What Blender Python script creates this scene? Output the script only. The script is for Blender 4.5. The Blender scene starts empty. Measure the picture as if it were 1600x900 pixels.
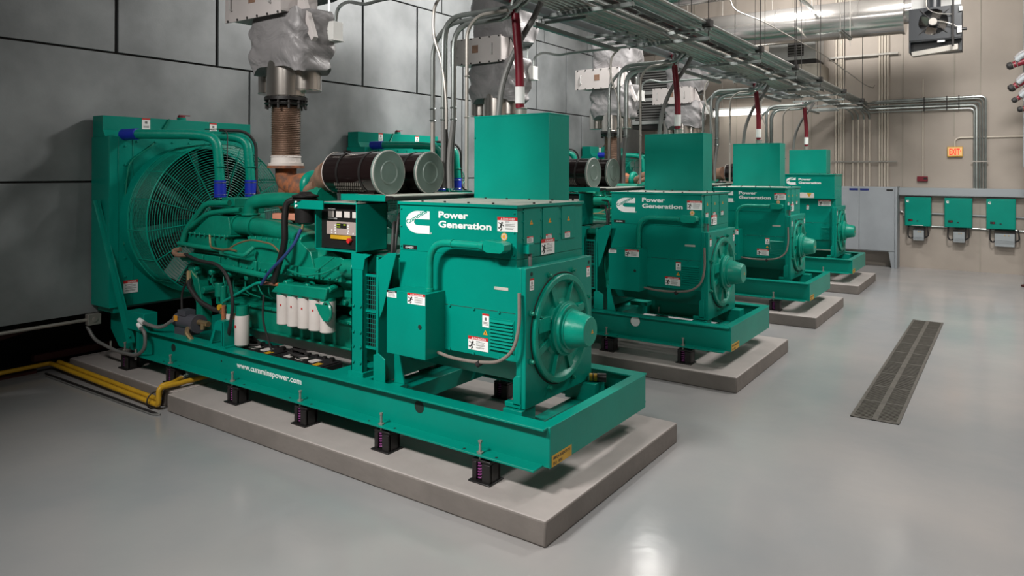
import bpy, bmesh, math, random
from mathutils import Vector, Matrix
PI = math.pi
random.seed(7)
S = bpy.context.scene
C = S.collection

# ------------------------------------------------------------------ camera, exposure
def make_camera():
    yaw, roll = 0.611, 0.0027
    c, s = math.cos(yaw), math.sin(yaw)
    f = Vector((-s, c, 0)); r = Vector((c, s, 0)); u = r.cross(f)
    a, b = math.cos(roll), math.sin(roll)
    r, u = r*a + u*b, -r*b + u*a
    cam = bpy.data.cameras.new('camera'); o = bpy.data.objects.new('camera', cam)
    m = Matrix((r, u, -f)).transposed().to_4x4(); m.translation = Vector((2.6458, -4.2573, 2.4694))
    o.matrix_world = m
    cam.sensor_width = 36; cam.lens = 36*1107.89/1600
    cam.shift_y = (268.34 - 450)/1600
    cam.clip_start = .05
    C.objects.link(o); S.camera = o
make_camera()
S.view_settings.view_transform = 'Standard'; S.view_settings.look = 'None'
S.view_settings.gamma = 1; S.view_settings.use_curve_mapping = False
S.view_settings.exposure = 0.25
w = bpy.data.worlds.new('World'); S.world = w; w.use_nodes = True
w.node_tree.nodes['Background'].inputs[0].default_value = (.75, .8, .85, 1)
w.node_tree.nodes['Background'].inputs[1].default_value = .03

def area(name, loc, sx, sy, watts, aim=(0, 0, -1), col=(1, .97, .93), spread=180):
    l = bpy.data.lights.new(name, 'AREA'); l.shape = 'RECTANGLE'; l.size = sx; l.size_y = sy
    l.energy = watts; l.color = col; l.spread = math.radians(spread)
    o = bpy.data.objects.new(name, l); o.location = loc
    o.rotation_euler = Vector(aim).to_track_quat('-Z', 'Y').to_euler()
    C.objects.link(o); return o
# unseen lamps
area('unseen_lamp', (-1.9, -5.2, 6.2), 1.4, .7, 138, (.14, 1.0, -.72), spread=88)  # unseen key lamp, set low and aimed to brighten the generator fronts
area('unseen_lamp', (1.6, -5.4, 6.4), 1.4, .7, 62, (-.2, 1.0, -.8), spread=110)  # second unseen key lamp for the generator fronts
area('unseen_lamp', (2.8, 2.6, 7.1), 1.2, .6, 80)
area('unseen_lamp', (2.8, 6.6, 7.1), 1.2, .6, 230)
area('unseen_lamp', (2.6, 10.4, 7.1), 1.2, .6, 290, (0, .5, -1))
area('unseen_lamp', (-2.0, 13.2, 7.6), 1.0, .5, 230, (0, .5, -1))
area('unseen_lamp', (.6, 12.2, 7.9), 1.2, .6, 150, (0, .9, -1))  # added and tilted to brighten the back wall
area('hanging_lamp', (-3.75, 9.85, 6.05), .8, .9, 62, (0, 0, -1))
area('unseen_lamp', (-1.8, 6.6, 7.1), 1.2, .6, 225, (-1, -.25, -1), spread=140)  # unseen lamp, aim and spread set to brighten the left wall
area('unseen_lamp', (-2.6, 8.0, 7.1), 1.2, .6, 150, (-.5, 0, -1))

# ------------------------------------------------------------------ materials
def mat(name, col, rough=.5, metal=0., noise=0., nscale=6., bump=0., bscale=40., col2=None, emit=None, stretch=None, dist=0., coat=0., lo=.35, hi=.65, spec=None):
    m = bpy.data.materials.new(name); m.use_nodes = True
    nt = m.node_tree; N = nt.nodes; L = nt.links; p = N['Principled BSDF']
    p.inputs['Base Color'].default_value = (*col, 1); p.inputs['Roughness'].default_value = rough
    p.inputs['Metallic'].default_value = metal
    if spec is not None: p.inputs['Specular IOR Level'].default_value = spec
    if coat: p.inputs['Coat Weight'].default_value = coat; p.inputs['Coat Roughness'].default_value = .08
    if emit: p.inputs['Emission Color'].default_value = (*emit[:3], 1); p.inputs['Emission Strength'].default_value = emit[3]
    tc = N.new('ShaderNodeTexCoord'); mp = N.new('ShaderNodeMapping'); L.new(tc.outputs['Object'], mp.inputs[0])
    if stretch: mp.inputs['Scale'].default_value = stretch
    if noise or col2:
        n = N.new('ShaderNodeTexNoise'); n.inputs['Scale'].default_value = nscale; n.inputs['Detail'].default_value = 6
        L.new(mp.outputs[0], n.inputs[0])
        r = N.new('ShaderNodeValToRGB'); L.new(n.outputs[0], r.inputs[0])
        c2 = col2 or tuple(max(0, x*(1-noise)) for x in col)
        r.color_ramp.elements[0].position = lo; r.color_ramp.elements[1].position = hi
        r.color_ramp.elements[0].color = (*c2, 1); r.color_ramp.elements[1].color = (*col, 1)
        L.new(r.outputs[0], p.inputs['Base Color'])
    if bump:
        n = N.new('ShaderNodeTexNoise'); n.inputs['Scale'].default_value = bscale; n.inputs['Detail'].default_value = 3; n.inputs['Distortion'].default_value = dist
        L.new(mp.outputs[0], n.inputs[0])
        b = N.new('ShaderNodeBump'); b.inputs['Strength'].default_value = bump; b.inputs['Distance'].default_value = .02 if not dist else .09
        L.new(n.outputs[0], b.inputs['Height']); L.new(b.outputs[0], p.inputs['Normal'])
    return m
M = dict(
 green=mat('green_enamel', (.0, .25, .188), .34, spec=.25, noise=.12, nscale=1.7, bump=.05, bscale=25),
 green2=mat('green_enamel_worn', (.0, .27, .19), .34, spec=.35, noise=.12, nscale=9, bump=.15, bscale=30),
 casting=mat('green_painted_casting', (.001, .215, .14), .34, noise=.22, nscale=5, bump=.12, bscale=45),
 white=mat('white_print', (.85, .85, .84), .5), red=mat('red_print', (.55, .02, .02), .45),
 black=mat('black_plastic', (.012, .011, .011), .4), rubber=mat('black_rubber', (.018, .016, .016), .6),
  armour=mat('armoured_hose', (.20, .165, .145), .5, bump=.1, bscale=60), yellow=mat('yellow_paint', (.60, .34, .02), .45, noise=.15, nscale=8), orange=mat('orange_print', (.75, .33, .03), .5),
 grey=mat('light_grey_paint', (.46, .46, .45), .5, noise=.08), jgrey=mat('pale_box_paint', (.62, .62, .60), .45),
 capgrey=mat('grey_green_cap', (.17, .22, .20), .45, noise=.1),
 wall=mat('galvanised_sheet', (.275, .29, .298), .5, .2, col2=(.145, .155, .16), nscale=1.1, bump=.03, lo=.3, hi=.68),
 seam=mat('dark_seam', (.02, .018, .017), .7),
 beige=mat('cream_wall_paint', (.40, .35, .305), .65, noise=.07, nscale=1.3),
 block=mat('cream_block_paint', (.36, .33, .28), .7, noise=.1, nscale=2.),
 creampipe=mat('cream_pipe_paint', (.62, .56, .48), .5),
 conduit=mat('galvanised_conduit', (.34, .37, .36), .3, .8, noise=.2, nscale=5),
 tan=mat('dull_conduit', (.36, .34, .31), .42, .45, noise=.15, nscale=5),
 flex=mat('grey_flexible_conduit', (.15, .15, .145), .5, bump=.1, bscale=60),
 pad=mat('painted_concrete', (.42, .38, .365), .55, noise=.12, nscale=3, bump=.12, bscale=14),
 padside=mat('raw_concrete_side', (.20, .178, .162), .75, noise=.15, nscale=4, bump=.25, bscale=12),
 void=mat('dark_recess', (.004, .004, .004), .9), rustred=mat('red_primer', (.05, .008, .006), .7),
 silver=mat('silver_insulation_cloth', (.27, .26, .265), .48, .1, noise=.15, nscale=4, bump=.6, bscale=3., dist=.9),
 panelbox=mat('pink_grey_painted_steel', (.52, .48, .47), .5, noise=.08, nscale=3),
 steel=mat('bright_steel', (.62, .58, .54), .22, .95, noise=.15, nscale=2, stretch=(1, 1, .1)),
 duct=mat('duct_steel', (.62, .60, .58), .2, .9, noise=.15, nscale=1.),
 rust=mat('rust', (.36, .12, .045), .75, col2=(.13, .07, .05), nscale=14, bump=.3),
 brownbel=mat('heat_stained_bellows', (.22, .14, .10), .5, .5, noise=.35, nscale=6),
 tanrubber=mat('tan_silicone', (.26, .15, .10), .6, noise=.3, nscale=9), salmon=mat('salmon_wrap', (.72, .30, .2), .6),
 glossblack=mat('gloss_brown_black', (.009, .005, .005), .13, coat=.15), blue=mat('blue_hose', (.01, .03, .42), .4),
 bluecable=mat('blue_cable', (.02, .05, .17), .45), brass=mat('brass', (.5, .36, .2), .35, .8),
 redpipe=mat('dark_red_pipe', (.17, .004, .016), .45), purple=mat('purple_spring', (.22, .05, .19), .45),
 lidtop=mat('dusty_lid', (.50, .47, .42), .6, col2=(.30, .36, .32), nscale=5),
 dkgrey=mat('dark_slate_paint', (.018, .021, .025), .4), cab=mat('cabinet_grey', (.29, .315, .34), .5, noise=.1, nscale=2),
 trough=mat('trough_grey', (.30, .33, .35), .5), grate=mat('grate_iron', (.12, .11, .095), .6, .3, noise=.3, nscale=10),
 keypad=mat('keypad_grey', (.36, .29, .27), .5), lcd=mat('green_display', (.15, .2, .01), .3, emit=(.35, .5, .02, .35)),
 filt=mat('filter_white', (.60, .55, .52), .45, noise=.08), shadegreen=mat('shaded_green_paint', (.0, .07, .05), .45), dial=mat('dial_face', (.62, .57, .54), .4), exitface=mat('exit_face', (.80, .50, .20), .4, emit=(1, .55, .2, .12)), exitred=mat('exit_letters', (.8, .02, .01), .4, emit=(1, .03, .01, .45)),  # fan green: shade behind the guard put into the colour
 lamp=mat('lamp_tube', (1, 1, 1), .4, emit=(1, .97, .9, 5)), darkblue=mat('blue_nameplate', (.02, .03, .16), .4),
 batt=mat('battery_case', (.02, .018, .02), .5, noise=.3), pumpgrey=mat('pump_grey', (.07, .07, .085), .45),
 core=mat('radiator_core', (.006, .02, .014), .7), lid_ceiling=mat('ceiling_paint', (.5, .49, .47), .8),
)
def floor_mat():
    m = mat('grey_epoxy_floor', (.33, .325, .325), .16, coat=0)
    nt = m.node_tree; N = nt.nodes; L = nt.links; p = N['Principled BSDF']
    tc = N.new('ShaderNodeTexCoord')
    n = N.new('ShaderNodeTexNoise'); n.inputs['Scale'].default_value = .45; n.inputs['Detail'].default_value = 4; L.new(tc.outputs['Object'], n.inputs[0])
    r = N.new('ShaderNodeValToRGB'); L.new(n.outputs[0], r.inputs[0])
    r.color_ramp.elements[0].position = .35; r.color_ramp.elements[1].position = .65
    r.color_ramp.elements[0].color = (.29, .30, .31, 1); r.color_ramp.elements[1].color = (.375, .36, .355, 1)
    L.new(r.outputs[0], p.inputs['Base Color'])
    n3 = N.new('ShaderNodeTexNoise'); n3.inputs['Scale'].default_value = 1.3; L.new(tc.outputs['Object'], n3.inputs[0])
    mr = N.new('ShaderNodeMapRange'); mr.inputs['To Min'].default_value = .10; mr.inputs['To Max'].default_value = .24; L.new(n3.outputs[0], mr.inputs[0]); L.new(mr.outputs[0], p.inputs['Roughness'])
    n2 = N.new('ShaderNodeTexNoise'); n2.inputs['Scale'].default_value = 9; n2.inputs['Detail'].default_value = 2; L.new(tc.outputs['Object'], n2.inputs[0])
    b = N.new('ShaderNodeBump'); b.inputs['Strength'].default_value = .12; b.inputs['Distance'].default_value = .01
    L.new(n2.outputs[0], b.inputs['Height']); L.new(b.outputs[0], p.inputs['Normal'])
    return m
M['floor'] = floor_mat()

# ------------------------------------------------------------------ mesh builder
def perp(d):
    d = d.normalized(); a = Vector((0, 0, 1)) if abs(d.z) < .9 else Vector((1, 0, 0))
    u = d.cross(a).normalized(); return u, d.cross(u).normalized()
class B:
    def __init__(s, m='green'):
        s.v = []; s.f = []; s.mi = []; s.ms = []; s.m(m); s.T = None
    def m(s, name):
        if name not in s.ms: s.ms.append(name)
        s.c = s.ms.index(name); return s
    def add(s, vs, fs):
        n = len(s.v)
        for p in vs:
            p = Vector(p); s.v.append(s.T @ p if s.T else p)
        for f in fs: s.f.append([n+i for i in f]); s.mi.append(s.c)
        return s
    def box(s, x0, x1, y0, y1, z0, z1):
        return s.add([(x, y, z) for x in (x0, x1) for y in (y0, y1) for z in (z0, z1)],
            [(0, 1, 3, 2), (4, 6, 7, 5), (0, 4, 5, 1), (2, 3, 7, 6), (0, 2, 6, 4), (1, 5, 7, 3)])
    def beam(s, a, b, w, h, up=(0, 0, 1)):
        a, b = Vector(a), Vector(b); d = (b-a).normalized(); u = d.cross(Vector(up))
        u = (u if u.length > 1e-4 else d.cross(Vector((1, 0, 0)))).normalized(); v = u.cross(d)
        vs = [q + u*(w/2*i) + v*(h/2*j) for q in (a, b) for i, j in ((-1, -1), (1, -1), (1, 1), (-1, 1))]
        return s.add(vs, [(3, 2, 1, 0), (4, 5, 6, 7), (0, 1, 5, 4), (1, 2, 6, 5), (2, 3, 7, 6), (3, 0, 4, 7)])
    def prism(s, poly, ax, a, b):
        # poly in the two other axes, extruded along ax
        def P(p, t): return {'x': (t, p[0], p[1]), 'y': (p[0], t, p[1]), 'z': (p[0], p[1], t)}[ax]
        n = len(poly); vs = [P(p, a) for p in poly] + [P(p, b) for p in poly]
        return s.add(vs, [list(range(n))[::-1], list(range(n, 2*n))] + [(i, (i+1) % n, n+(i+1) % n, n+i) for i in range(n)])
    def sweep(s, rings, closed=False, caps=True):
        k = len(rings[0]); n = len(rings); vs = [p for r in rings for p in r]; fs = []
        for i in range(n if closed else n-1):
            j = (i+1) % n
            for q in range(k): fs.append((i*k+q, i*k+(q+1) % k, j*k+(q+1) % k, j*k+q))
        if caps and not closed: fs += [tuple(range(k))[::-1], tuple(range((n-1)*k, n*k))]
        return s.add(vs, fs)
    def cyl(s, a, b, r, r2=None, n=16, caps=True):
        a, b = Vector(a), Vector(b); u, v = perp(b-a); r2 = r if r2 is None else r2
        R = [[q + u*(rr*math.cos(2*PI*i/n)) + v*(rr*math.sin(2*PI*i/n)) for i in range(n)] for q, rr in ((a, r), (b, r2))]
        return s.sweep(R, caps=caps)
    def lathe(s, o, d, prof, n=32, caps=True):
        o = Vector(o); d = Vector(d).normalized(); u, v = perp(d)
        return s.sweep([[o + d*t + u*(r*math.cos(2*PI*i/n)) + v*(r*math.sin(2*PI*i/n)) for i in range(n)] for t, r in prof], caps=caps)
    def ring(s, o, d, R, r, n=40, k=5):
        o = Vector(o); d = Vector(d).normalized(); u, v = perp(d); rs = []
        for i in range(n):
            a = 2*PI*i/n; e = u*math.cos(a) + v*math.sin(a)
            rs.append([o + e*(R + r*math.cos(2*PI*j/k)) + d*(r*math.sin(2*PI*j/k)) for j in range(k)])
        return s.sweep(rs, closed=True)
    def tube(s, pts, r, bend=.1, n=8, k=5, rad=None):
        pts = [Vector(p) for p in pts]; P = [pts[0]]
        for i in range(1, len(pts)-1):
            a, b, c = pts[i-1], pts[i], pts[i+1]
            t = min(bend, (a-b).length*.49, (c-b).length*.49)
            p0 = b + (a-b).normalized()*t; p2 = b + (c-b).normalized()*t
            for j in range(k+1):
                q = j/k; P.append(p0*(1-q)**2 + b*(2*q*(1-q)) + p2*q*q)
        P.append(pts[-1]); rs = []; u = None
        for i, p in enumerate(P):
            d = ((P[i+1]-p) if i == 0 else (p-P[i-1]) if i == len(P)-1 else (P[i+1]-P[i-1])).normalized()
            u = perp(d)[0] if u is None else (u - d*u.dot(d)).normalized()
            v = d.cross(u); rr = r if not rad else r + (rad-r)*i/(len(P)-1)
            rs.append([p + u*(rr*math.cos(2*PI*j/n)) + v*(rr*math.sin(2*PI*j/n)) for j in range(n)])
        return s.sweep(rs)
    def ball(s, o, r, n=10, sc=(1, 1, 1)):
        o = Vector(o)
        rs = []
        for i in range(1, n//2):
            a = PI*i/(n//2)
            rs.append([o + Vector((sc[0]*r*math.sin(a)*math.cos(2*PI*j/n), sc[1]*r*math.sin(a)*math.sin(2*PI*j/n), sc[2]*r*math.cos(a))) for j in range(n)])
        return s.sweep(rs)
    def plate_hole(s, x0, x1, y0, y1, z0, z1, cy, cz, R, n=48):
        # plate normal to x with a round hole
        out, inn = [], []
        for i in range(n):
            a = 2*PI*(i+.5)/n; c, q = math.cos(a), math.sin(a)
            ty = ((y1-cy) if c > 0 else (y0-cy))/c if abs(c) > 1e-9 else 1e9
            tz = ((z1-cz) if q > 0 else (z0-cz))/q if abs(q) > 1e-9 else 1e9
            t = min(ty, tz); out.append((cy+c*t, cz+q*t)); inn.append((cy+c*R, cz+q*R))
        for c_ in ((y0, z0), (y0, z1), (y1, z0), (y1, z1)):
            i = min(range(n), key=lambda q: (out[q][0]-c_[0])**2+(out[q][1]-c_[1])**2); out[i] = c_
        vs = [(x, *p) for x in (x0, x1) for L_ in (out, inn) for p in L_]; fs = []
        for i in range(n):
            j = (i+1) % n
            fs += [(2*n+i, 2*n+j, 3*n+j, 3*n+i), (j, i, n+i, n+j), (i, j, 2*n+j, 2*n+i), (n+j, n+i, 3*n+i, 3*n+j)]
        return s.add(vs, fs)
    def text(s, t, org, size, face='-y', bold=.0, depth=.0015, width=None, rot=0., spacing=1.):
        vs, fs, wd = text_mesh(t, bold, spacing)
        k = size; kx = k if width is None else width/wd
        ca, sa = math.cos(rot), math.sin(rot)
        out = []
        for x, y, z in vs:
            x, y = x*kx, y*k; x, y = x*ca - y*sa, x*sa + y*ca
            out.append((org[0]+x, org[1]-z*depth, org[2]+y) if face == '-y' else (org[0]+z*depth, org[1]+x, org[2]+y))
        return s.add(out, fs)
    def obj(s, name, parent=None, bevel=0., sharp=35, loc=None):
        me = bpy.data.meshes.new(name); me.from_pydata([tuple(p) for p in s.v], [], s.f)
        for m_ in s.ms: me.materials.append(M[m_])
        me.polygons.foreach_set('material_index', s.mi)
        bm = bmesh.new(); bm.from_mesh(me); bmesh.ops.recalc_face_normals(bm, faces=bm.faces); bm.to_mesh(me); bm.free()
        me.polygons.foreach_set('use_smooth', [True]*len(me.polygons)); me.set_sharp_from_angle(angle=math.radians(sharp))
        me.update()
        o = bpy.data.objects.new(name, me); C.objects.link(o)
        if bevel:
            b = o.modifiers.new('bevel', 'BEVEL'); b.width = bevel; b.segments = 2; b.limit_method = 'ANGLE'; b.angle_limit = math.radians(50); b.harden_normals = False
        if parent:
            o.parent = parent
            if parent.type == 'EMPTY': o.location = -parent.get('_base', Vector((0, 0, 0))) if False else -Vector(BASE[parent.name])
        return o
BASE = {}; TC = {}
def text_mesh(t, bold, spacing):
    key = (t, bold, spacing)
    if key in TC: return TC[key]
    cu = bpy.data.curves.new('t', 'FONT'); cu.body = t; cu.size = 1; cu.extrude = .5; cu.offset = bold; cu.resolution_u = 3; cu.space_character = spacing
    o = bpy.data.objects.new('t', cu); C.objects.link(o); bpy.context.view_layer.update()
    dg = bpy.context.evaluated_depsgraph_get(); me = bpy.data.meshes.new_from_object(o.evaluated_get(dg))
    vs = [tuple(v.co) for v in me.vertices]; fs = [list(p.vertices) for p in me.polygons]
    x0 = min(v[0] for v in vs); wd = max(v[0] for v in vs) - x0
    TC[key] = ([(v[0]-x0, v[1], v[2]) for v in vs], fs, wd)
    bpy.data.objects.remove(o); bpy.data.meshes.remove(me); bpy.data.curves.remove(cu)
    return TC[key]
def tag(o, label=None, cat=None, group=None, kind=None):
    if label: o['label'] = label
    if cat: o['category'] = cat
    if group: o['group'] = group
    if kind: o['kind'] = kind
    return o
def struct(o): o['kind'] = 'structure'; return o
def thing(name, label, cat, base=(0, 0, 0), group=None):
    o = bpy.data.objects.new(name, None); o.location = base; o.empty_display_size = .2; C.objects.link(o); BASE[o.name] = tuple(base)
    return tag(o, label, cat, group)
def dup(root, d, label=None, group=None):
    r = root.copy(); C.objects.link(r); r.location = Vector(root.location) + Vector(d)
    if label: r['label'] = label
    if group: r['group'] = group
    for ch in list(root.children):
        c = ch.copy(); C.objects.link(c); c.parent = r
        for g in list(ch.children):
            e = g.copy(); C.objects.link(e); e.parent = c
    return r
def bolt(b, p, ax, r=.012, h=.012):
    p = Vector(p); b.cyl(p, p + Vector(ax)*h, r, n=6)

# ------------------------------------------------------------------ the hall
EY = 16.9; WX = -6.35; WEND = 15.2
b = B('floor').box(-9.5, 7.5, -9, EY, -.12, 0); struct(b.obj('floor'))
b = B('lid_ceiling').box(-9.5, 7.5, -9, EY+.2, 8.6, 8.75); struct(b.obj('ceiling'))
# left wall: galvanised panels on a dark backing, open below
b = B('seam').box(WX-.10, WX-.035, -9, WEND, .765, 8.6)
b.m('wall')
ys = [-9+.0] + [.095+1.353*k for k in range(-6, 12)] + [WEND]
def panels(z0, z1, seams, gap=.012, vg=.014):
    for a, c in zip(seams[:-1], seams[1:]): b.box(WX-.04, WX, a+vg, c-vg, z0+gap, z1-gap)
panels(.753, 2.337, [-9, -6.2, -3.8, 1.963, 6.83, 11.7, WEND])
panels(2.337, 3.916, [-9, -6.2, -3.8, 1.963, 6.83, 11.7, WEND])
panels(3.916, 5.526, sorted(set([-9.] + [y for y in ys if -9 < y < WEND-.3] + [WEND])), vg=.021)
panels(5.526, 8.6, [-9, -3.2, -1.4, .095, 1.9, 3.9, 6.2, 8.1, 9.9, 12, 14, WEND])
b.m('seam').box(WX-.2, WX-.03, WEND-.02, WEND, .753, 8.6)
struct(b.obj('wall_left', bevel=.004))
# recess under and behind the panels
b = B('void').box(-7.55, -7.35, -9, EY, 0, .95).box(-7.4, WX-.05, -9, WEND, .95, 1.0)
struct(b.obj('wall_recess'))
b = B('rustred'); b.beam((-7.1, -3.2, .03), (-6.85, -.72, .60), .07, .07); b.box(-7.2, -7.05, -9, -.5, .0, .05).box(-7.2, -7.12, -.5, 15, .12, .2)
struct(b.obj('trim_1'))
# end wall: tilt-up panels with joints, a block section on the left
b = B('beige').box(-9.5, 7.5, EY, EY+.25, 0, 8.6)
struct(b.obj('wall_back'))
b = B('beige')
joints = [-.12, .83, 1.68, 2.11]
b.m('block')
for x, q in ((-6.6, 2), (-5.3, 2), (-4.0, 2), (-2.4, 2), (.36, 2.1), (1.512, 3.4), (2.064, 0), (-1.9, 2)): b.box(x-.012, x+.012, EY-.012, EY+.01, q, 8.5)
b.obj('trim_2').__setitem__('kind', 'structure')
struct(B('beige').box(7.3, 7.5, -9, EY, 0, 8.6).obj('wall_right'))
struct(B('beige').box(-9.5, 7.5, -9.2, -9, 0, 8.6).obj('wall_front'))
struct(B('block').box(-9.7, -9.5, -9, EY, 0, 8.6).obj('wall_far_left'))
# steel pilaster at the right of the picture and the dark red post below it
t = tag(B('trough').box(2.91, 3.25, 15.1, 15.5, 2.6, 8.6).obj('steel_column', bevel=.01), 'grey steel pilaster at the far right edge above the red post', 'column')
t = tag(B('rustred').cyl((3.03, 14.8, 0), (3.03, 14.8, 4.0), .10, n=20).cyl((3.03, 14.8, 0), (3.03, 14.8, .03), .16, n=20).obj('red_riser_pipe'), 'dark red vertical pipe along the right edge by the back wall', 'pipe')
# ------------------------------------------------------------------ concrete pads
PADG = 'concrete plinths under the generators'
DY = [0, 3.985, 7.981, 11.84]
ORD = ['nearest', 'second', 'third', 'farthest']
def pad(k):
    d = DY[k]; b = B('pad'); x1, y0, y1, z = .169, -.328+d, 1.932+d, .179
    if k == 0:
        b.box(-4.42, x1, y0, y1, .0, z); b.box(-6.76, -4.425, y0+.07, y1, 0, z)
    else: b.box(-6.76, x1, y0, y1, 0, z)
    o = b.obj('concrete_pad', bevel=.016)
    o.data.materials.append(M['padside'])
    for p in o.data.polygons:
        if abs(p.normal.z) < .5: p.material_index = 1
    nm = ['the nearest and largest', 'second from the camera', 'third from the camera', 'the farthest, by the grey cabinet'][k]
    tag(o, 'grey concrete pad under a generator, ' + nm, 'plinth', PADG)
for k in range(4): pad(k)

# ------------------------------------------------------------------ generator
def danger(b, x, z, w_, h_, y, face='-y', fig=True):
    """warning label with its lower left corner at x,z"""
    def q(a, c, e, f, m_, t): 
        b.m(m_)
        if face == '-y': b.box(x+a*w_, x+c*w_, y-t, y, z+e*h_, z+f*h_)
        else: b.box(y, y+t, x+a*w_, x+c*w_, z+e*h_, z+f*h_)
    q(0, 1, 0, 1, 'white', .0015); q(0, 1, .77, 1, 'red', .0025)
    b.m('white')
    o_ = (x+w_*.3, y-.0025, z+h_*.80) if face == '-y' else (y+.0025, x+w_*.3, z+h_*.80)
    b.text('DANGER', o_, h_*.2, face, .01, width=w_*.6)
    if face == '-y': b.prism([(x+w_*.17, z+h_*.8), (x+w_*.27, z+h_*.8), (x+w_*.22, z+h_*.95)], 'y', y-.0035, y)
    if fig:
        b.m('black'); P_ = lambda a, c: ((x+a*w_, y-.002, z+c*h_) if face == '-y' else (y+.002, x+a*w_, z+c*h_))
        r = w_*.022
        b.tube([P_(.22, .52), P_(.17, .32)], r*1.6, n=5); b.tube([P_(.06, .6), P_(.2, .5), P_(.33, .38)], r, n=5)
        b.tube([P_(.18, .32), P_(.1, .22), P_(.04, .25)], r, n=5); b.tube([P_(.18, .32), P_(.24, .18), P_(.16, .08)], r, n=5)
        b.ball(P_(.24, .6), r*2, 8)
    rnd = random.Random(int(w_*1e4))
    for i, zz in enumerate((.66, .60, .5, .4, .34, .22, .16)):
        q(.4 if fig else .12, (.6 if i == 0 else .9-.12*rnd.random()), zz, zz+.028, 'flex', .0022)
def warn(b, x, z, s_, y, face='-y'):
    b.m('orange')
    pl = [(x-s_/2, z), (x+s_/2, z), (x, z+s_*.9)]
    if face == '-y': b.prism(pl, 'y', y-.002, y); b.m('black').box(x-s_*.06, x+s_*.06, y-.003, y, z+s_*.2, z+s_*.55)
    else: b.prism(pl, 'x', y, y+.002); b.m('black').box(y, y+.003, x-s_*.06, x+s_*.06, z+s_*.2, z+s_*.55)
def notice(b, x, z, w_, h_, y, face='-y'):
    def q(a, c, e, f, m_, t):
        b.m(m_)
        if face == '-y': b.box(x+a*w_, x+c*w_, y-t, y, z+e*h_, z+f*h_)
        else: b.box(y, y+t, x+a*w_, x+c*w_, z+e*h_, z+f*h_)
    q(0, 1, 0, 1, 'white', .0015); q(0, 1, .86, 1, 'red', .0022); q(.35, .65, .5, .72, 'flex', .0022)
    for zz in (.15, .25, .35): q(.15, .85, zz, zz+.04, 'flex', .0022)
def logo(b, x, z, h, y, kx=1.):
    """white C emblem, lettering struck through it along the diagonal"""
    b.m('white'); R = h/2; cx, cz = x+R, z+R; t = h*.36; ri = R-t; wd = h*.98
    out = []; inn = []
    for i in range(25):
        a = PI/2 + PI*i/24; out.append((cx+R*math.cos(a), cz+R*math.sin(a))); inn.append((cx+ri*1.15*math.cos(a)+.0, cz+ri*math.sin(a)))
    out = [(x+wd, z+h)] + out + [(x+wd, z)]; inn = [(x+wd, cz+ri)] + inn + [(x+wd, cz-ri)]
    n = len(out)
    vs = [(p[0], yy, p[1]) for yy in (y-.002, y) for L_ in (out, inn) for p in L_]; fs = []
    for i in range(n-1): fs += [(i, i+1, n+i+1, n+i), (2*n+i, 3*n+i, 3*n+i+1, 2*n+i+1), (i, 2*n+i, 2*n+i+1, i+1), (n+i, n+i+1, 3*n+i+1, 3*n+i)]
    fs += [(0, n, 3*n, 2*n), (n-1, 3*n-1, 4*n-1, 2*n-1)]
    vs = [(x+(p[0]-x)*kx, p[1], p[2]) for p in vs]; wd *= kx
    b.add(vs, fs)
    b.m('green'); i0 = len(b.v); b.text('Cummins', (x+h*.075, y-.0025, z+h*.385), h*.26, '-y', .03, width=h*1.0, rot=math.radians(35))
    for q in range(i0, len(b.v)): b.v[q].x = x+(b.v[q].x-x)*kx
    b.m('white').text('®', (x+wd+h*.03, y-.001, z-.0), h*.11, '-y', .0, width=h*.08)

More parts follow.
